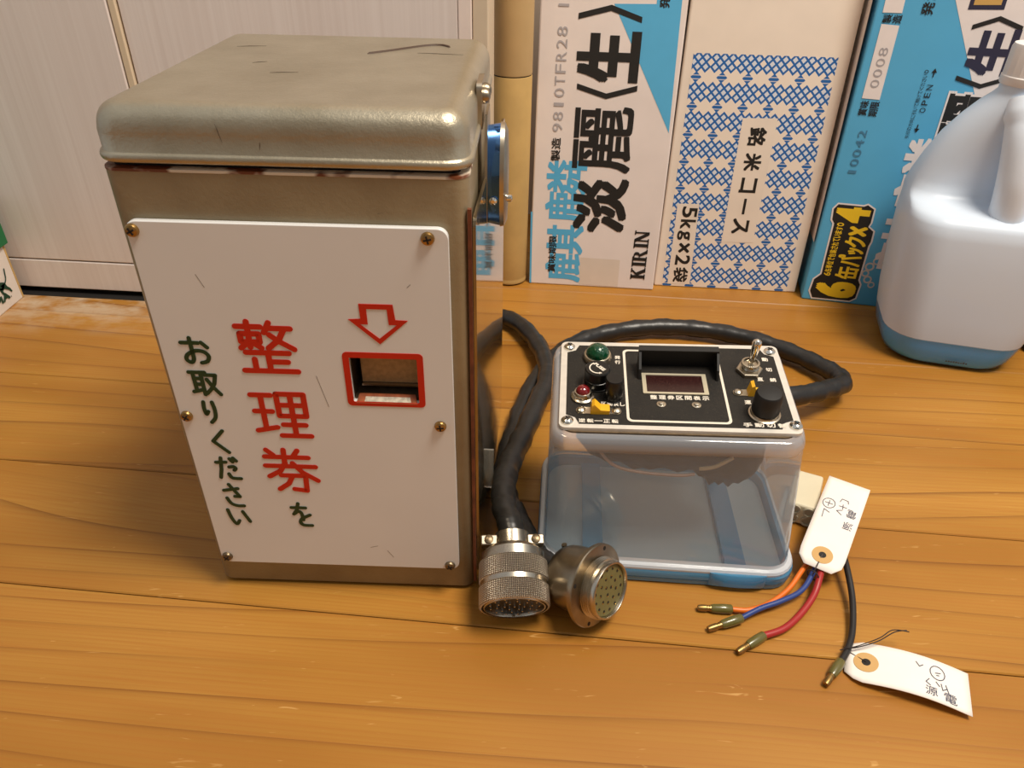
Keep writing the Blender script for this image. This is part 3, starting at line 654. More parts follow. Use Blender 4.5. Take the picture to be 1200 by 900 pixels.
# saddle clamp on the plug
for sx in (-1, 1):
    lug = MB().add([m1 @ Vector(v) for v in MB().box(sx*.0128-.0046, sx*.0128+.0046, -.0020, .0040, -.0012, .0046).v], MB().box(0, 1, 0, 1, 0, 1).f).build('clamp_lug', STEEL, mc, smooth=0)
    bevel(lug, .0006, 2)
    MB().lathe([(.0026, 0), (.0025, .0012), (.0012, .0018)], m1 @ axis_mat((sx*.0130, .0038, .0016), (0, 1, 0), (1, 0, 0)), 14).build('clamp_screw', OLD, mc)

a2 = Vector((.74, -.60, .29)).normalized()
fl2 = Vector((.0460, .2680, .0228))
rc = thing('receptacle_cable', 'thick black cable looping behind the control box with a flanged threaded receptacle', 'cable', (.0460, .2680, 0))
off2 = Vector((.0460, .2680, 0)); m2 = axis_mat(fl2-off2, a2)
lat([(8.5, -24.0), (11.5, -23.6), (15.0, -21.4), (17.0, -17.6), (17.8, -13.0), (18.0, -4.0), (18.0, -2.0)], m2, 'back_shell', NICKEL_D, rc)
fln = lat([(17.2, -2.0), (21.4, -1.7), (21.4, 0), (22.8, .2), (22.8, 1.9), (22.3, 2.3), (19.0, 2.4), (17.0, 3.0)], m2, 'flange', NICKEL_D, rc, 64)
for i in range(4):
    a = math.pi/4+i*math.pi/2+.15
    MB().lathe([(.0012, .0019), (.0012, .00245)], m2 @ Matrix.Translation((.0204*math.cos(a), .0204*math.sin(a), 0)), 12).build('mounting_hole', SLOT, fln)
th = [(17.0, 2.9)]
z_ = 3.2
while z_ < 7.6: th += [(15.2, z_), (16.6, z_+.7)]; z_ += 1.4
th += [(15.4, 8.4), (15.6, 8.8), (15.6, 11.2), (15.3, 11.7), (14.5, 11.7), (14.2, 11.2), (14.2, 8.0)]
lat(th, m2, 'threaded_barrel', NICKEL, rc, 64, cap0=False, cap1=False)
ins2 = lat([(14.25, 7.6), (14.25, 9.6), (13.9, 9.9)], m2, 'insert', mat('olive_insert', C(108, 100, 58), .5, 0, .15, 300), rc)
pins(m2, 9.85, 14.1, SLOT, ins2, ((.18, 3, 0), (.50, 9, .3), (.82, 14, .1)), 'socket', .95, .12)
pins(m2, 9.9, 14.1, PING, ins2, ((.24, 3, 0), (.55, 9, .3), (.87, 14, .1)), 'contact', .34, .25)
for sx in (-1, 1):
    MB().tube([m2 @ Vector((sx*.0098, .006, -.0245)), m2 @ Vector((sx*.0098, .012, -.0245))], .0016, 10).build('clamp_screw', OLD, rc)
MB().add([m2 @ Vector(v) for v in MB().box(-.0122, .0122, -.002, .006, -.0275, -.0220).v], MB().box(0, 1, 0, 1, 0, 1).f).build('clamp_bar', NICKEL_D, rc, smooth=0)
tail = fl2-a2*.022
cable('sheath', '', loc([tuple(tail), (tail.x-.009, tail.y+.010, .0130), (.0135, .306, .0090), (.0055, .330, .0080), (-.0020, .352, .0078), (-.0035, .380, .0078), (.0025, .420, .0078), (.0125, .465, .0078), (.0300, .512, .0082), (.0520, .541, .0085), (.0760, .558, .009), (.1080, .569, .0095), (.1400, .572, .010), (.1750, .567, .010), (.2080, .553, .010), (.2350, .533, .010), (.2520, .512, .011), (.2600, .494, .013), (.2560, .476, .017), (.2400, .463, .021), (.2180, .451, .024), (.1850, .437, .028), (.1550, .420, .031), (.1380, .3930, .033)], off2), rc)

# ------------------------------------------------------------------ power lead with bullet terminals
pl_ = thing('power_lead', 'bundle of orange, blue, red and black wires with bullet terminals and a cream nylon plug', 'wires', (.184, .330, 0))
po = Vector((.184, .330, 0))
NYL = mat('cream_nylon', C(214, 204, 176), .4)
pm = Matrix.Translation(Vector((.1880, .3500, .0085))-po) @ Matrix.Rotation(R(-24), 4, 'Z')
hs = MB(); hs.add([pm @ Vector(v) for v in MB().box(-.009, .009, -.011, .024, -.0083, .0075).v], MB().box(0, 1, 0, 1, 0, 1).f)
house = bevel(hs.build('plug_housing', NYL, pl_, smooth=0), .0016, 3)
for hx in (-.0042, .0042):
    for hz in (-.0038, .0034):
        MB().lathe([(.0036, 0), (.0036, .0012), (.0026, .0012), (.0026, .0004)], pm @ axis_mat((hx, -.0110, hz), (0, -1, 0)), 16).build('plug_socket', mat('grey_nylon', C(168, 160, 138), .5), house)
def lead(col, cname, pts, tip, end, rad=.0015):
    cm = mat(cname, C(*col), .38)
    MB().tube(spline([Vector(p)-po for p in pts], 8), rad, 12).build('wire', cm, pl_, smooth=70)
    t = Vector(tip)-po; e = Vector(end)-po; d = (t-e).normalized(); L = (t-e).length
    mt = axis_mat(e, d)
    MB().lathe([(r/1000, z*L) for r, z in [(1.7, -.04), (2.5, .0), (2.65, .25), (2.4, .52), (2.0, .60)]], mt, 18).build('terminal_sleeve', mat('olive_vinyl', C(98, 90, 42), .3, coat=.4), pl_, smooth=60)
    MB().lathe([(r/1000, z*L) for r, z in [(1.75, .58), (1.75, .66), (1.55, .67), (1.55, .72), (1.85, .74), (1.85, .90), (1.5, .99), (1.0, 1.0), (.9, .98)]], mt, 18).build('bullet_terminal', BRASS, pl_)
lead((226, 112, 30), 'orange_wire', [(.1985, .340, .010), (.1860, .312, .0105), (.1715, .2960, .0075), (.1600, .2835, .0045), (.1470, .2745, .0030), (.1340, .2695, .0028), (.1240, .2700, .0028)], (.1060, .2707, .0024), (.1245, .2699, .0028))
lead((44, 66, 128), 'blue_wire', [(.2000, .340, .012), (.1880, .312, .0120), (.1755, .2920, .0085), (.1660, .2810, .0062), (.1530, .2740, .0056), (.1400, .2690, .0050), (.1285, .2632, .0040)], (.1088, .2566, .0022), (.1282, .2630, .0040))
lead((164, 38, 36), 'red_wire', [(.2015, .340, .012), (.1895, .310, .0112), (.1790, .2900, .0095), (.1725, .2785, .0060), (.1620, .2670, .0036), (.1500, .2575, .0028), (.1372, .2525, .0028)], (.1213, .2424, .0024), (.1378, .2528, .0028), .0019)
lead((34, 31, 30), 'black_wire', [(.2030, .340, .011), (.1985, .315, .0112), (.1960, .2950, .0100), (.1930, .2760, .0066), (.1868, .2570, .0040), (.1800, .2450, .0032), (.1735, .2372, .0032)], (.1615, .2243, .0024), (.1738, .2375, .0032), .0018)

# ------------------------------------------------------------------ paper tags
PAPER = mat('tag_paper', C(246, 236, 226), .8); MANILA = mat('manila_ring', C(206, 164, 104), .8); WIREM = mat('dark_tie_wire', C(70, 62, 60), .4, .6); PEN = mat('pen_ink', C(66, 70, 92), .6)
def tag(label_, hole_c, ang, L, Wd, cutc, zf, writing, kanji, side=1):
    """origin at the hole end, x along the tag; zf(x, y) gives the height of the bent sheet"""
    o = thing('paper_tag', label_, 'tag', (hole_c[0], hole_c[1], 0), ang)
    nx, ny = 14, 8; mb = MB(); vs = []; fs = []
    for i in range(nx+1):
        x = L*i/nx
        hwid = Wd/2 if x > cutc else Wd/2-(cutc-x)*.8
        for j in range(ny+1):
            y = -hwid+2*hwid*j/ny; vs.append((x, y, zf(x, y)))
    for i in range(nx):
        for j in range(ny): a = i*(ny+1)+j; fs.append((a, a+ny+1, a+ny+2, a+1))
    mb.add(vs, fs); sh = mb.build('sheet', PAPER, o, smooth=80)
    so = sh.modifiers.new('thickness', 'SOLIDIFY'); so.thickness = .0004; so.offset = -1
    def T(x, y, t): return (x, y, zf(x, y)+.0001+t)
    hx = cutc*.55+.0065
    MB().frame(circ(hx, 0, .0058, 28), circ(hx, 0, .0021, 28), T, 0, .0002).build('reinforcing_ring', MANILA, sh)
    MB().prism(circ(hx, 0, .0022, 20), T, .00002, .00015).build('hole', SLOT, sh)
    mb = MB(); strokes(mb, writing, .00042, T, .00002, .00012)
    for ch, x0, x1, y0, y1, way in kanji: text(mb, ch, x0, x1, y0, y1, T, way, 0, .00012)
    mb.build('writing', PEN, sh, smooth=0)
    return o, hx, T
d1 = Vector((.2072+.2228-.1709-.1911, .3614+.3421-.3041-.2892))/2
ang1 = math.atan2(d1.y, d1.x)
hc1 = (.1772, .2920)
z1 = lambda x, y: .0128+.0090*(x/.07)+.0015*math.sin(x/.07*3.1)
tg1, hx1, T1 = tag('white paper tag with handwriting tied to the red and blue wires', hc1, ang1, .0745, .0250, .006, z1,
    [[(.050+.0042*math.cos(R(a)), .0068+.0036*math.sin(R(a))) for a in range(0, 361, 24)], [(.0476, .0068), (.0524, .0068)], [(.050, .0046), (.050, .0090)],
     [(.0372, .0078), (.0440, .0082), (.0425, .0048)], [(.0440, -.0018), (.0462, .0014), (.0480, -.0016)], [(.0490, -.0016), (.0528, -.0010)], [(.0508, .0008), (.0510, -.0034)], [(.0545, .0012), (.0575, .0006), (.0572, -.0030), (.0550, -.0036)]],
    [('電', .0440, .0506, -.0098, -.0044, 'ccw'), ('源', .0338, .0398, -.0100, -.0046, 'ccw')])
MB().tube([Vector(p) for p in spline([(hx1, 0, z1(hx1, 0)+.0006), (hx1-.004, .0004, z1(0, 0)+.0010), (-.0005, .0008, z1(0, 0)+.0006), (-.0035, .001, .0100)], 6)], .00035, 6).build('tie_wire', WIREM, tg1)
MB().tube([Vector((-.0035+.0026*math.cos(R(a))*.4, .001+.0034*math.cos(R(a)), .0098+.0030*math.sin(R(a)))) for a in range(0, 361, 30)], .0004, 6, False).build('tie_wire', WIREM, tg1)
z2 = lambda x, y: .0012+.0052*math.sin(min(1, max(0, x/.058))*2.75)+(-.0006 if y > 0 else .0)*0+.0016*(y/.0125+1)*.4
tg2, hx2, T2 = tag('white paper tag with handwriting lying beside the black wire', (.1770, .2400), R(-20.5), .0585, .0245, .006, z2,
    [[(.0430+.0044*math.cos(R(a))*.8, .0045+.0040*math.sin(R(a))) for a in range(0, 361, 24)], [(.0420, .0042), (.0444, .0050)], [(.0425, .0030), (.0436, .0033)],
     [(.0330, .0074), (.0345, .0052), (.0362, .0066)], [(.0388, -.0004), (.0372, -.0026), (.0392, -.0040)], [(.0420, -.0010), (.0436, -.0030)], [(.0444, -.0012), (.0450, -.0046), (.0470, -.0030)], [(.0466, -.0010), (.0478, -.0050)]],
    [('電', .0455, .0515, -.0104, -.0052, 'up'), ('源', .0368, .0424, -.0096, -.0046, 'up')])
zz = lambda x, y: z2(x, y)
MB().tube([Vector(p) for p in spline([(hx2, 0, zz(hx2, 0)+.0006), (.003, .0042, zz(0, 0)+.0010), (-.001, .0045, .0050), (.004, .0056, .0062), (.014, .0108, .0100), (.022, .0190, .0115), (.028, .0222, .0120)], 6)], .0003, 6).build('tie_wire', WIREM, tg2)
MB().tube([Vector(p) for p in spline([(-.003, .0030, .0040), (.0, .0044, .0050), (.006, .0070, .0075), (.015, .0130, .0108), (.021, .0196, .0120), (.029, .0212, .0125)], 6)], .0003, 6).build('tie_wire', WIREM, tg2)

# ------------------------------------------------------------------ cartons
def carton(name, label_, base, yaw, lean, wd, hgt, dep, shl, shr, m):
    """upright carton whose printed front leans back; face coordinates in millimetres"""
    o = thing(name, label_, 'carton', base, R(yaw))
    l = R(lean)
    def F(x, z, t=0): x, z = x/1000, z/1000; return (x, z*math.sin(l)-t*math.cos(l), z*math.cos(l)+t*math.sin(l))
    h = hgt/1000
    a, b_ = shl*hgt/1000, wd+shr*hgt/1000
    yb = dep+h*math.sin(l)*.6; top = h*math.cos(l)
    vs = [F(0, 0), F(wd, 0), F(b_, hgt), F(a, hgt), (.001, dep, 0), (wd/1000-.002, dep, 0), (b_/1000-.002, yb, top), (a/1000+.001, yb, top)]
    bx = MB().add(vs, [(0, 1, 2, 3), (5, 4, 7, 6), (4, 0, 3, 7), (1, 5, 6, 2), (3, 2, 6, 7), (4, 5, 1, 0)]).build('box', m, o, smooth=0)
    bevel(bx, .0014, 2)
    return o, F, bx
def pr(par, F, m, items, name='lettering'):
    for it in items:
        mb = MB(); it(mb); mb.build(name, m, par, smooth=0)
def T(body, x0, x1, z0, z1, way='up', bold=0, h=.0003): return lambda mb, F=None: None

k1, F1, b1 = carton('beer_carton', 'white beer carton with black and blue vertical lettering beside the cardboard tube', (.015, .6723, 0), -4.5, 6, 123.9, 400, .082, -.0205, -.0205, CARTON_W)
def tx(par, F, m, body, x0, x1, z0, z1, way, bold=0, h=.0003, name='lettering'):
    mb = MB(); text(mb, body, x0, x1, z0, z1, F, way, bold, h); return mb.build(name, m, par, smooth=0)
def fp(par, F, m, poly, h=.00015, name='print'):
    mb = MB(); flat(mb, poly, F, h); return mb.build(name, m, par, smooth=0)
fp(k1, F1, CYAN, [(62.4, 252.6), (97.5, 253.4), (97.0, 398), (115.2, 398), (120.6, 150.5)])
fp(k1, F1, CYAN, [(.4, 1), (2.2, 1), (.6, 73), (-1.0, 73)])
tx(k1, F1, CYAN, '麒', 15.5, 51, 4, 62, 'ccw', .75, .00020); tx(k1, F1, CYAN, '麟', 12.5, 50, 64, 123, 'ccw', .65, .00020)
tx(k1, F1, INK, '淡', 39, 90, 56, 108, 'ccw', 1.5, .00035); tx(k1, F1, INK, '麗', 35.5, 89, 113, 171, 'ccw', .85, .00035)
tx(k1, F1, INK, '生', 33.5, 88, 191, 232, 'ccw', 2.1, .00035)
for pts in ([(35.5, 187), (61.7, 179.5), (88.5, 187)], [(33.0, 242.5), (60.3, 249.5), (86.8, 241.0)]):
    mb = MB(); (xa, za), (xb, zb), (xc, zc) = pts; s_ = 4.6
    flat(mb, [(xa, za-s_/2), (xb, zb-s_/2), (xb, zb+s_/2), (xa, za+s_/2)], F1, .00035); flat(mb, [(xb, zb-s_/2), (xc, zc-s_/2), (xc, zc+s_/2), (xb, zb+s_/2)], F1, .00035)
    mb.build('lettering', INK, k1, smooth=0)
for i, ch in enumerate('賞味期限'): tx(k1, F1, INK, ch, 18.0, 25.4, 13.6+i*9.4, 22.4+i*9.4, 'ccw', .15, .0004)
for i, ch in enumerate('製造'): tx(k1, F1, INK, ch, 15.6, 24, 121.6+i*10.8, 131.6+i*10.8, 'ccw', .15, .0004)
for i, ch in enumerate('9810TFR28'): tx(k1, F1, GREYINK, ch, 15.8, 24.8, 147.6+i*9.9, 155.0+i*9.9, 'ccw', 0, .0004)
tx(k1, F1, GREYINK, '1', 15.6, 24.6, 248, 253, 'ccw', 0, .0004)
# serif brand word, reading upward: u along z, v from right to left
def serif(mb, F, x1, h_, z0, segs, hh=.0004):
    for poly in segs: flat(mb, [(x1-v*h_, z0+u) for u, v in poly], F, hh)
def st(u0, u1): return [[(u0, 0), (u1, 0), (u1, 1), (u0, 1)], [(u0-1.2, 0), (u1+1.2, 0), (u1+1.2, .07), (u0-1.2, .07)], [(u0-1.2, .93), (u1+1.2, .93), (u1+1.2, 1), (u0-1.2, 1)]]
mb = MB()
K = st(1.4, 4.0)+[[(4, .42), (4.0, .60), (9.0, .97), (10.4, .97)], [(4.6, .48), (6.6, .66), (11.2, .0), (8.2, .0)], [(7.4, 0), (12.2, 0), (12.2, .07), (7.4, .07)], [(7.2, .93), (11.4, .93), (11.4, 1), (7.2, 1)]]
I_ = lambda o_: st(o_, o_+2.6)
Rr = [[(u+19.4, v) for u, v in p] for p in (st(0, 2.6)+[[(2, .93), (6.4, .93), (8.0, .84), (8.2, .74), (8.0, .62), (6.2, .50), (2, .50), (2, .56), (4.6, .57), (5.6, .66), (5.6, .80), (4.6, .87), (2, .87)], [(4, .5), (6.4, .5), (10.6, 0), (7.6, 0)], [(7, 0), (11.2, 0), (11.2, .07), (7, .07)]])]
Nn = [[(u+38.8, v) for u, v in p] for p in ([[(0, 0), (.9, 0), (.9, 1), (0, 1)], [(-1.2, 0), (2.2, 0), (2.2, .07), (-1.2, .07)], [(-1.6, 1), (1.8, 1), (9.2, 0), (6.6, 0)], [(7.8, .0), (8.8, 0), (8.8, 1), (7.8, 1)], [(6.4, .93), (10.2, .93), (10.2, 1), (6.4, 1)]])]
serif(mb, F1, 114.2, 14.0, 10.6, K+I_(14.4)+Rr+I_(33.2)+Nn); serif(mb, F1, 114.0, 13.6, 11.1, K+I_(14.4)+Rr+I_(33.2)+Nn, .00041); mb.build('lettering', INK, k1, smooth=0)
tx(k1, F1, INK, '発', 100, 108.5, 250.5, 259.5, 'ccw', .2, .0004)
fp(k1, F1, TAPE, [(50, 2.5), (88.6, 1.5), (88.4, 29.6), (49.4, 30)], .00012, 'tape')

rc_, F2, b2 = carton('rice_carton', 'cream rice carton printed with a blue lattice between two beer cartons', (.1486, .6729, 0), -3.7, 3, 132.5, 380, .085, -.010, -.0155, CREAM)
# widen the left side of the rice carton a little behind its neighbour
for v in b2.data.vertices:
    if v.co.x < .02: v.co.x -= .0075
LAT = lattice_mat()
mb = MB(); vs = []
xs = (.3, 122); zs = (1.0, 216.4)
mb.add([F2(x, z, .00015) for x, z in ((xs[0], zs[0]), (xs[1]+1.5, zs[0]), (xs[1], zs[1]), (xs[0], zs[1]))], [(0, 1, 2, 3)])
mb.build('lattice_print', LAT, rc_, smooth=0, uv=lambda co: (co.x*1000, co.z*1000/math.cos(R(3))))
fp(rc_, F2, CREAM, [(51.5, 49.0), (81.6, 50.0), (81.8, 165.4), (51.2, 164.6)], .0003)
fp(rc_, F2, CREAM, [(5.6, 3.0), (27.6, 3.6), (25.0, 85.5), (4.6, 85.0)], .0003)
for ch, zc, hh in (('銘', 149.2, 16), ('米', 126.4, 16), ('コ', 105.1, 14), ('ス', 65.8, 15)): tx(rc_, F2, INK, ch, 59.0, 74.6, zc-hh/2, zc+hh/2, 'cw', .5, .00045)
fp(rc_, F2, INK, [(65.8, 77.5), (68.2, 77.5), (68.2, 92.5), (65.8, 92.5)], .00045, 'lettering')
for ch, za, zb in (('5', 72.0, 82.6), ('k', 60.6, 70.0), ('g', 49.4, 58.8), ('×', 36.4, 46.4), ('2', 23.6, 34.0), ('袋', 5.4, 21.2)):
    tx(rc_, F2, INK, ch, (8.4 if ch == 'g' else 10.0)+(1.5 if ch == '×' else 0), 24.2-(3.5 if ch in 'g' else 0)-(2 if ch == '×' else 0), za, zb, 'cw', .35, .00045)

k2, F3, b3 = carton('beer_carton', 'blue beer carton with yellow six-can pack badge behind the plastic jug', (.2831, .6515, 0), -11.5, 2, 126, 390, .095, -.013, -.013, mat('blue_carton', C(88, 176, 220), .5, 0, .05, 30))
fp(k2, F3, WHITEP, [(56.5, 265), (92.4, 197.3), (93, 150), (124, 150), (121, 388), (-10+0, 388), (8, 355)] if False else [(56.2, 264.4), (92.2, 197.3), (93.0, 186), (123.2, 186), (120.6, 388), (-8.0+0, 388)] if False else [(56.2, 264.4), (92.2, 197.3), (93.0, 186), (123.2, 186), (120.6, 388), (30, 388), (30, 314)])
fp(k2, F3, WHITEP, [(6.9, 188.3), (21.2, 187.9), (20.6, 244.6), (6.8, 245.2)], .0003); fp(k2, F3, WHITEP, [(5.4, 253.4), (20.0, 253.6), (18.6, 300), (4.2, 300)], .0003)
for i, ch in enumerate('製造'): tx(k2, F3, INK, ch, 6.8+i*7.4, 13.6+i*7.4, 246.0, 252.4, 'ccw', .12, .0004)
for i, ch in enumerate('賞味'): tx(k2, F3, INK, ch, 6.8, 13.8, 174.4+i*6.4, 180.2+i*6.4, 'ccw', .12, .0004)
for i, ch in enumerate('期限'): tx(k2, F3, INK, ch, 15.2, 22.2, 174.2+i*6.4, 180.0+i*6.4, 'ccw', .12, .0004)
for i, ch in enumerate('0008'): tx(k2, F3, GREYINK, ch, 10.6, 17.4, 197.0+i*8.2, 203.4+i*8.2, 'ccw', 0, .00045)
for i, ch in enumerate('10042'): tx(k2, F3, mat('faint_stamp', C(70, 126, 160), .6), ch, 11.6, 18.4, 123.4+i*8.2, 129.8+i*8.2, 'ccw', 0, .0004)
for i, ch in enumerate('OPEN'): tx(k2, F3, INK, ch, 54.6, 59.2, 180.0+i*6.0, 184.0+i*6.0, 'ccw', 0, .0004)
for i, ch in enumerate('矢印の方向に引いて開けてください。'): tx(k2, F3, INK, ch, 49.4-(i-16)*.0, 52.6, 158.5+i*3.25, 161.3+i*3.25, 'ccw', 0, .0004)
for z0, sg in ((170.4, -1), (208.0, 1)):
    mb = MB(); flat(mb, [(56.5, z0), (57.3, z0), (57.3, z0+sg*4), (56.5, z0+sg*4)], F3, .0004); flat(mb, [(54.8, z0+sg*3.4), (59.0, z0+sg*3.4), (56.9, z0+sg*6.8)], F3, .0004)
    mb.build('lettering', INK, k2, smooth=0)
tx(k2, F3, INK, '発', 33.6, 42.6, 253, 262.4, 'ccw', .15, .0004); tx(k2, F3, INK, '泡', 33.4, 42.4, 264, 273, 'ccw', .15, .0004)
tx(k2, F3, NAVY, '生', 77.0, 111.0, 211.5, 246, 'ccw', 1.5, .0004)
for pts in ([(74.4, 208.6), (94.3, 203.2), (110.5, 209.4)], [(74.1, 246.0), (92.0, 253.0), (110.6, 246.6)]):
    mb = MB(); (xa, za), (xb, zb), (xc, zc) = pts; s_ = 3.6
    flat(mb, [(xa, za-s_/2), (xb, zb-s_/2), (xb, zb+s_/2), (xa, za+s_/2)], F3, .0004); flat(mb, [(xb, zb-s_/2), (xc, zc-s_/2), (xc, zc+s_/2), (xb, zb+s_/2)], F3, .0004)
    mb.build('lettering', INK, k2, smooth=0)
tx(k2, F3, WHITEP, '麗', 72.5, 111, 146, 200, 'ccw', 2.2, .00038); tx(k2, F3, INK, '麗', 74.0, 110, 148, 198, 'ccw', 1.0, .00042)
fp(k2, F3, NAVY, [(67.0, 258.2), (92.8, 259.2), (92.0, 300), (66.2, 300)], .0003); fp(k2, F3, GOLD, [(70.0, 261.6), (89.6, 262.4), (89.0, 298), (69.4, 298)], .0004)
tx(k2, F3, WHITEP, '麒', 55, 92, 36, 92, 'ccw', .9, .00035); tx(k2, F3, WHITEP, '麟', 54, 92, 96, 160, 'ccw', .9, .00035)
# badge: white edge, black body, yellow words
BADGE = [(9.5, 3.0), (44, 3.6), (48.5, 7), (49.2, 21), (46.5, 25.5), (46.4, 60), (47.4, 64), (47.0, 74), (41.5, 78), (42.6, 82), (42.2, 94.5), (36, 98.0), (33, 96.4), (11, 96.6), (8.0, 92), (9.0, 82), (11.6, 78.6), (12.4, 28), (7.0, 22), (6.0, 10)]
def grow(poly, d):
    cx = sum(p[0] for p in poly)/len(poly); out = []
    n = len(poly)
    for i in range(n):
        (xa, ya), (xb, yb_), (xc, yc) = poly[i-1], poly[i], poly[(i+1) % n]
        n1 = Vector((yb_-ya, xa-xb)).normalized(); n2 = Vector((yc-yb_, xb-xc)).normalized(); nn = (n1+n2).normalized()
        out.append((xb+nn.x*d, yb_+nn.y*d))
    return out
fp(k2, F3, WHITEP, grow(BADGE, 1.6), .0003, 'badge'); fp(k2, F3, INK, BADGE, .0004, 'badge')
tx(k2, F3, YELLOW, '6', 10.0, 47.0, 5.4, 22.2, 'ccw', 1.9, .0005); tx(k2, F3, YELLOW, '4', 10.6, 40.0, 80.6, 95.2, 'ccw', 1.7, .0005)
for ch, a, b_, xa, xb in (('缶', 25.4, 38.0, 24.5, 44.5), ('パ', 38.6, 49.6, 23.0, 44.0), ('ッ', 50.4, 57.0, 30.0, 44.0), ('ク', 57.4, 67.6, 25.0, 44.0), ('×', 68.4, 77.6, 26.0, 42.0)):
    tx(k2, F3, YELLOW, ch, xa, xb, a, b_, 'ccw', .5, .0005)
for i, ch in enumerate('6缶単位で包装されています。'): tx(k2, F3, YELLOW, ch, 14.2, 20.4, 27.0+i*3.8, 30.4+i*3.8, 'ccw', .12, .0005)
mb = MB()
for cx, cz, r0 in ((53, 40, 4.2), (51, 33, 3.4), (54.5, 27, 3.8), (58, 46, 3.6), (59, 22, 3.2)):
    mb.frame(circ(cx, cz, r0, 20), circ(cx, cz, r0*.62, 20), F3, .0001, .0003)
mb.build('emblem', mat('pale_emblem', C(214, 206, 202), .6), k2, smooth=0)
# white left flank of the blue carton with black print
def FS(y, z, t): return (-.0003-t-.013*z/1000, .002+y/1000+z/1000*math.sin(R(2))*.9, z/1000)
fp(k2, FS, CARTON_W, [(1.5, 57), (90, 57), (90, 385), (1.5, 385)], .0001)
for i, ch in enumerate('淡麗生'): tx(k2, FS, INK, ch, 30, 80, 70+i*62, 124+i*62, 'cw', 1.5, .0003)

# ------------------------------------------------------------------ cardboard tube
tb = thing('cardboard_tube', 'yellow-brown cardboard tube with a ring seam standing beside the white doors', 'tube', (-.0055, .682, 0))
r_ = .0175
lo_ = MB().lathe([(r_*.86, .0005), (r_*1.0, .002), (r_*1.02, .0045), (r_*.985, .0058), (r_, .007), (r_, .1955), (r_*.985, .1962)], None, 48).build('lower_tube', KRAFT, tb, smooth=50)
MB().lathe([(r_*.96, .1960), (r_*.96, .1975)], None, 48).build('seam', DARK, tb)
MB().lathe([(r_*.985, .1972), (r_, .1980), (r_, .56), (r_*.9, .561)], None, 48).build('upper_tube', mat('kraft_upper', C(206, 174, 122), .7, 0, .1, 30), tb, smooth=50)

# ------------------------------------------------------------------ jug of blue fluid
jg = thing('fluid_jug', 'milky white plastic jug with a little blue fluid in the bottom', 'jug', (.3284, .5363, 0), R(-14.7))
def jring(z, xl, xr, yf, yb, r, n=7, e=0): return [(x/1000, y/1000, z/1000) for x, y in rrect(xl+e, xr-e, yf+e, yb-e, max(r-e, 2), n)]
jspec = [(0.3, 4, 80, 12, 80, 22), (1.2, -3, 84, 6, 86, 26), (4, -8, 88, 2.5, 90, 28), (9, -11, 91, 1, 93, 28), (18, -13, 94, 0, 95, 28), (45, -17, 100, -1, 96, 28), (90, -21, 107, -1, 96, 28), (112, -22, 113, 0, 96, 28), (121, -22, 113, 1, 96, 28), (125.5, -21.7, 112.7, 4, 96, 27), (128.3, -21.4, 112.4, 11, 96, 25), (130.4, -21.2, 112, 24, 95.5, 22), (132.5, -20.8, 111.6, 33, 95.5, 20), (136.5, -20.2, 111, 37.5, 95, 19.5), (144, -18.5, 110, 38.5, 94, 20), (158, -14.5, 104, 38, 92, 21), (176, -8, 92, 36, 88, 22), (192, 0.5, 76, 34, 82, 22), (203, 8, 64, 32.5, 76, 20), (210, 13.5, 57, 31.5, 70.5, 18.8), (214, 16, 53, 31, 68, 18.2), (222, 16, 53, 31, 68, 18.2)]
jb = MB().loft([jring(*q) for q in jspec]).build('jug_body', jug_mat(), jg, smooth=80)
LIQ = NT('blue_fluid'); LIQ.set(Base_Color=LIQ.mix(LIQ.noise(LIQ.coord(), 8), C(84, 184, 255), C(76, 176, 252)), Roughness=.15)
MB().loft([jring(*q, e=.8) for q in jspec[:5]]+[jring(24.6, -14, 95.6, 0, 95, 28, e=.8)]).build('fluid', LIQ.m, jg, smooth=60)
MB().tube([Vector(p)/1000 for p in spline([(45, 23, 121), (44, 21, 138), (41, 21, 160), (37, 27, 188), (35, 40, 208)], 7)], [.0150, .0145, .0140]+[.0132]*21+[.015]*5, 18).build('handle', mat('milky_handle', C(226, 236, 248), .35, spec=.4), jg, smooth=70)
cap = []
for i, (r0, z) in enumerate(((19.6, 218.5), (20.0, 219.5), (20.0, 224), (19.4, 224.6), (19.4, 243), (18.4, 245.5), (9, 246))):
    cap.append([((34.5+(r0-(.7 if (j % 2 and 3 <= i <= 4) else 0))*math.cos(2*math.pi*j/44))/1000, (49.5+(r0-(.7 if (j % 2 and 3 <= i <= 4) else 0))*math.sin(2*math.pi*j/44))/1000, z/1000) for j in range(44)])
MB().loft(cap).build('cap', mat('white_cap', C(232, 226, 222), .4), jg, smooth=25)
mb = MB(); random.seed(3)
for i in range(9):
    x = 36+i*1.9; mb.box(x/1000, (x+1.3)/1000, -.0005, -.00025, .0080, .0080+.0010+random.random()*.0008)
mb.build('stamp', mat('stamp_ink', C(60, 70, 80), .6), jg, smooth=0)

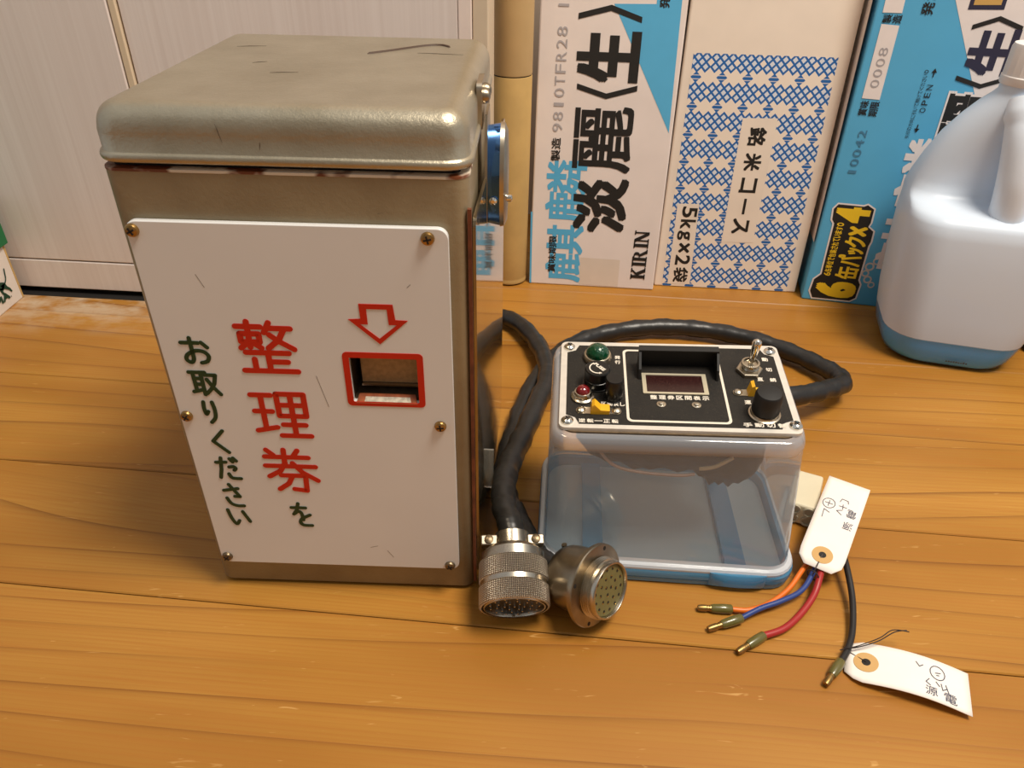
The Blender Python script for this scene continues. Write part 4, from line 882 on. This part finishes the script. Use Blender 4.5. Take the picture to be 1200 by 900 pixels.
# ------------------------------------------------------------------ shoe box at the left edge
sb = thing('shoe_box', 'white shoe box with green lid and leaping-cat print standing against the doors', 'shoe box', (-.466, .6205, 0), 0)
bevel(MB().box(-.19, 0, -.33, 0, 0, .085).build('box', mat('white_shoe_board', C(228, 218, 208), .5), sb, smooth=0), .0008, 2)
MB().box(-.19, .0004, -.0012, .0006, .0004, .0545).build('board_edge', KRAFT, sb, smooth=0)
bevel(MB().box(-.194, .0030, -.333, .0040, .0535, .098).build('lid', mat('green_lid', C(20, 110, 62), .5), sb, smooth=0), .0008, 2)
def FB(y, z, t): return (.0005+t, (y-620.5)/1000, z/1000)
SG = mat('dark_green_print', C(18, 62, 44), .5)
tx(sb, FB, SG, 'PUMA', 566, 603.6, 8.4, 15.4, 'up', .55, .0002)
fp(sb, FB, SG, [(604.4, 8.6), (605.4, 8.6), (605.4, 9.6), (604.4, 9.6)], .0002, 'lettering')
mb = MB()
strokes(mb, [curve2([(609.2, 34.5), (608.2, 31), (606.6, 26), (603, 22.5)])], 1.3, FB)
mb.prism(curve2([(603.5, 23.6), (598, 26.5), (588, 30), (578, 35), (569, 38), (565, 36), (571, 33), (578, 28.5), (588, 24.5), (594, 20.5), (599, 18.5)]), FB, .0001, .0003)
mb.prism([(597, 23.5), (603.4, 23.4), (604.6, 19.6), (607.6, 16.4), (609.0, 12.6), (607.4, 12.4), (605.6, 15.4), (601.0, 18.6), (598, 19.6)], FB, .0001, .0003)
mb.prism([(594, 22), (599, 20.5), (597.4, 17.4), (600.4, 13.2), (599, 12.6), (595.4, 16.4)], FB, .0001, .0003)
mb.build('cat_emblem', SG, sb, smooth=0)

# ------------------------------------------------------------------ dark case beyond the jug
dc = thing('dark_case', 'dark case standing beyond the milky plastic jug', 'case', (.514, .572, 0), R(-12))
bevel(MB().box(-.06, .06, -.03, .05, 0, .10).build('shell', mat('dark_brown_plastic', C(38, 26, 22), .5), dc, smooth=0), .006, 3)
bevel(MB().box(-.061, .061, -.031, .051, .07, .074).build('band', BLACKM, dc, smooth=0), .001, 2)
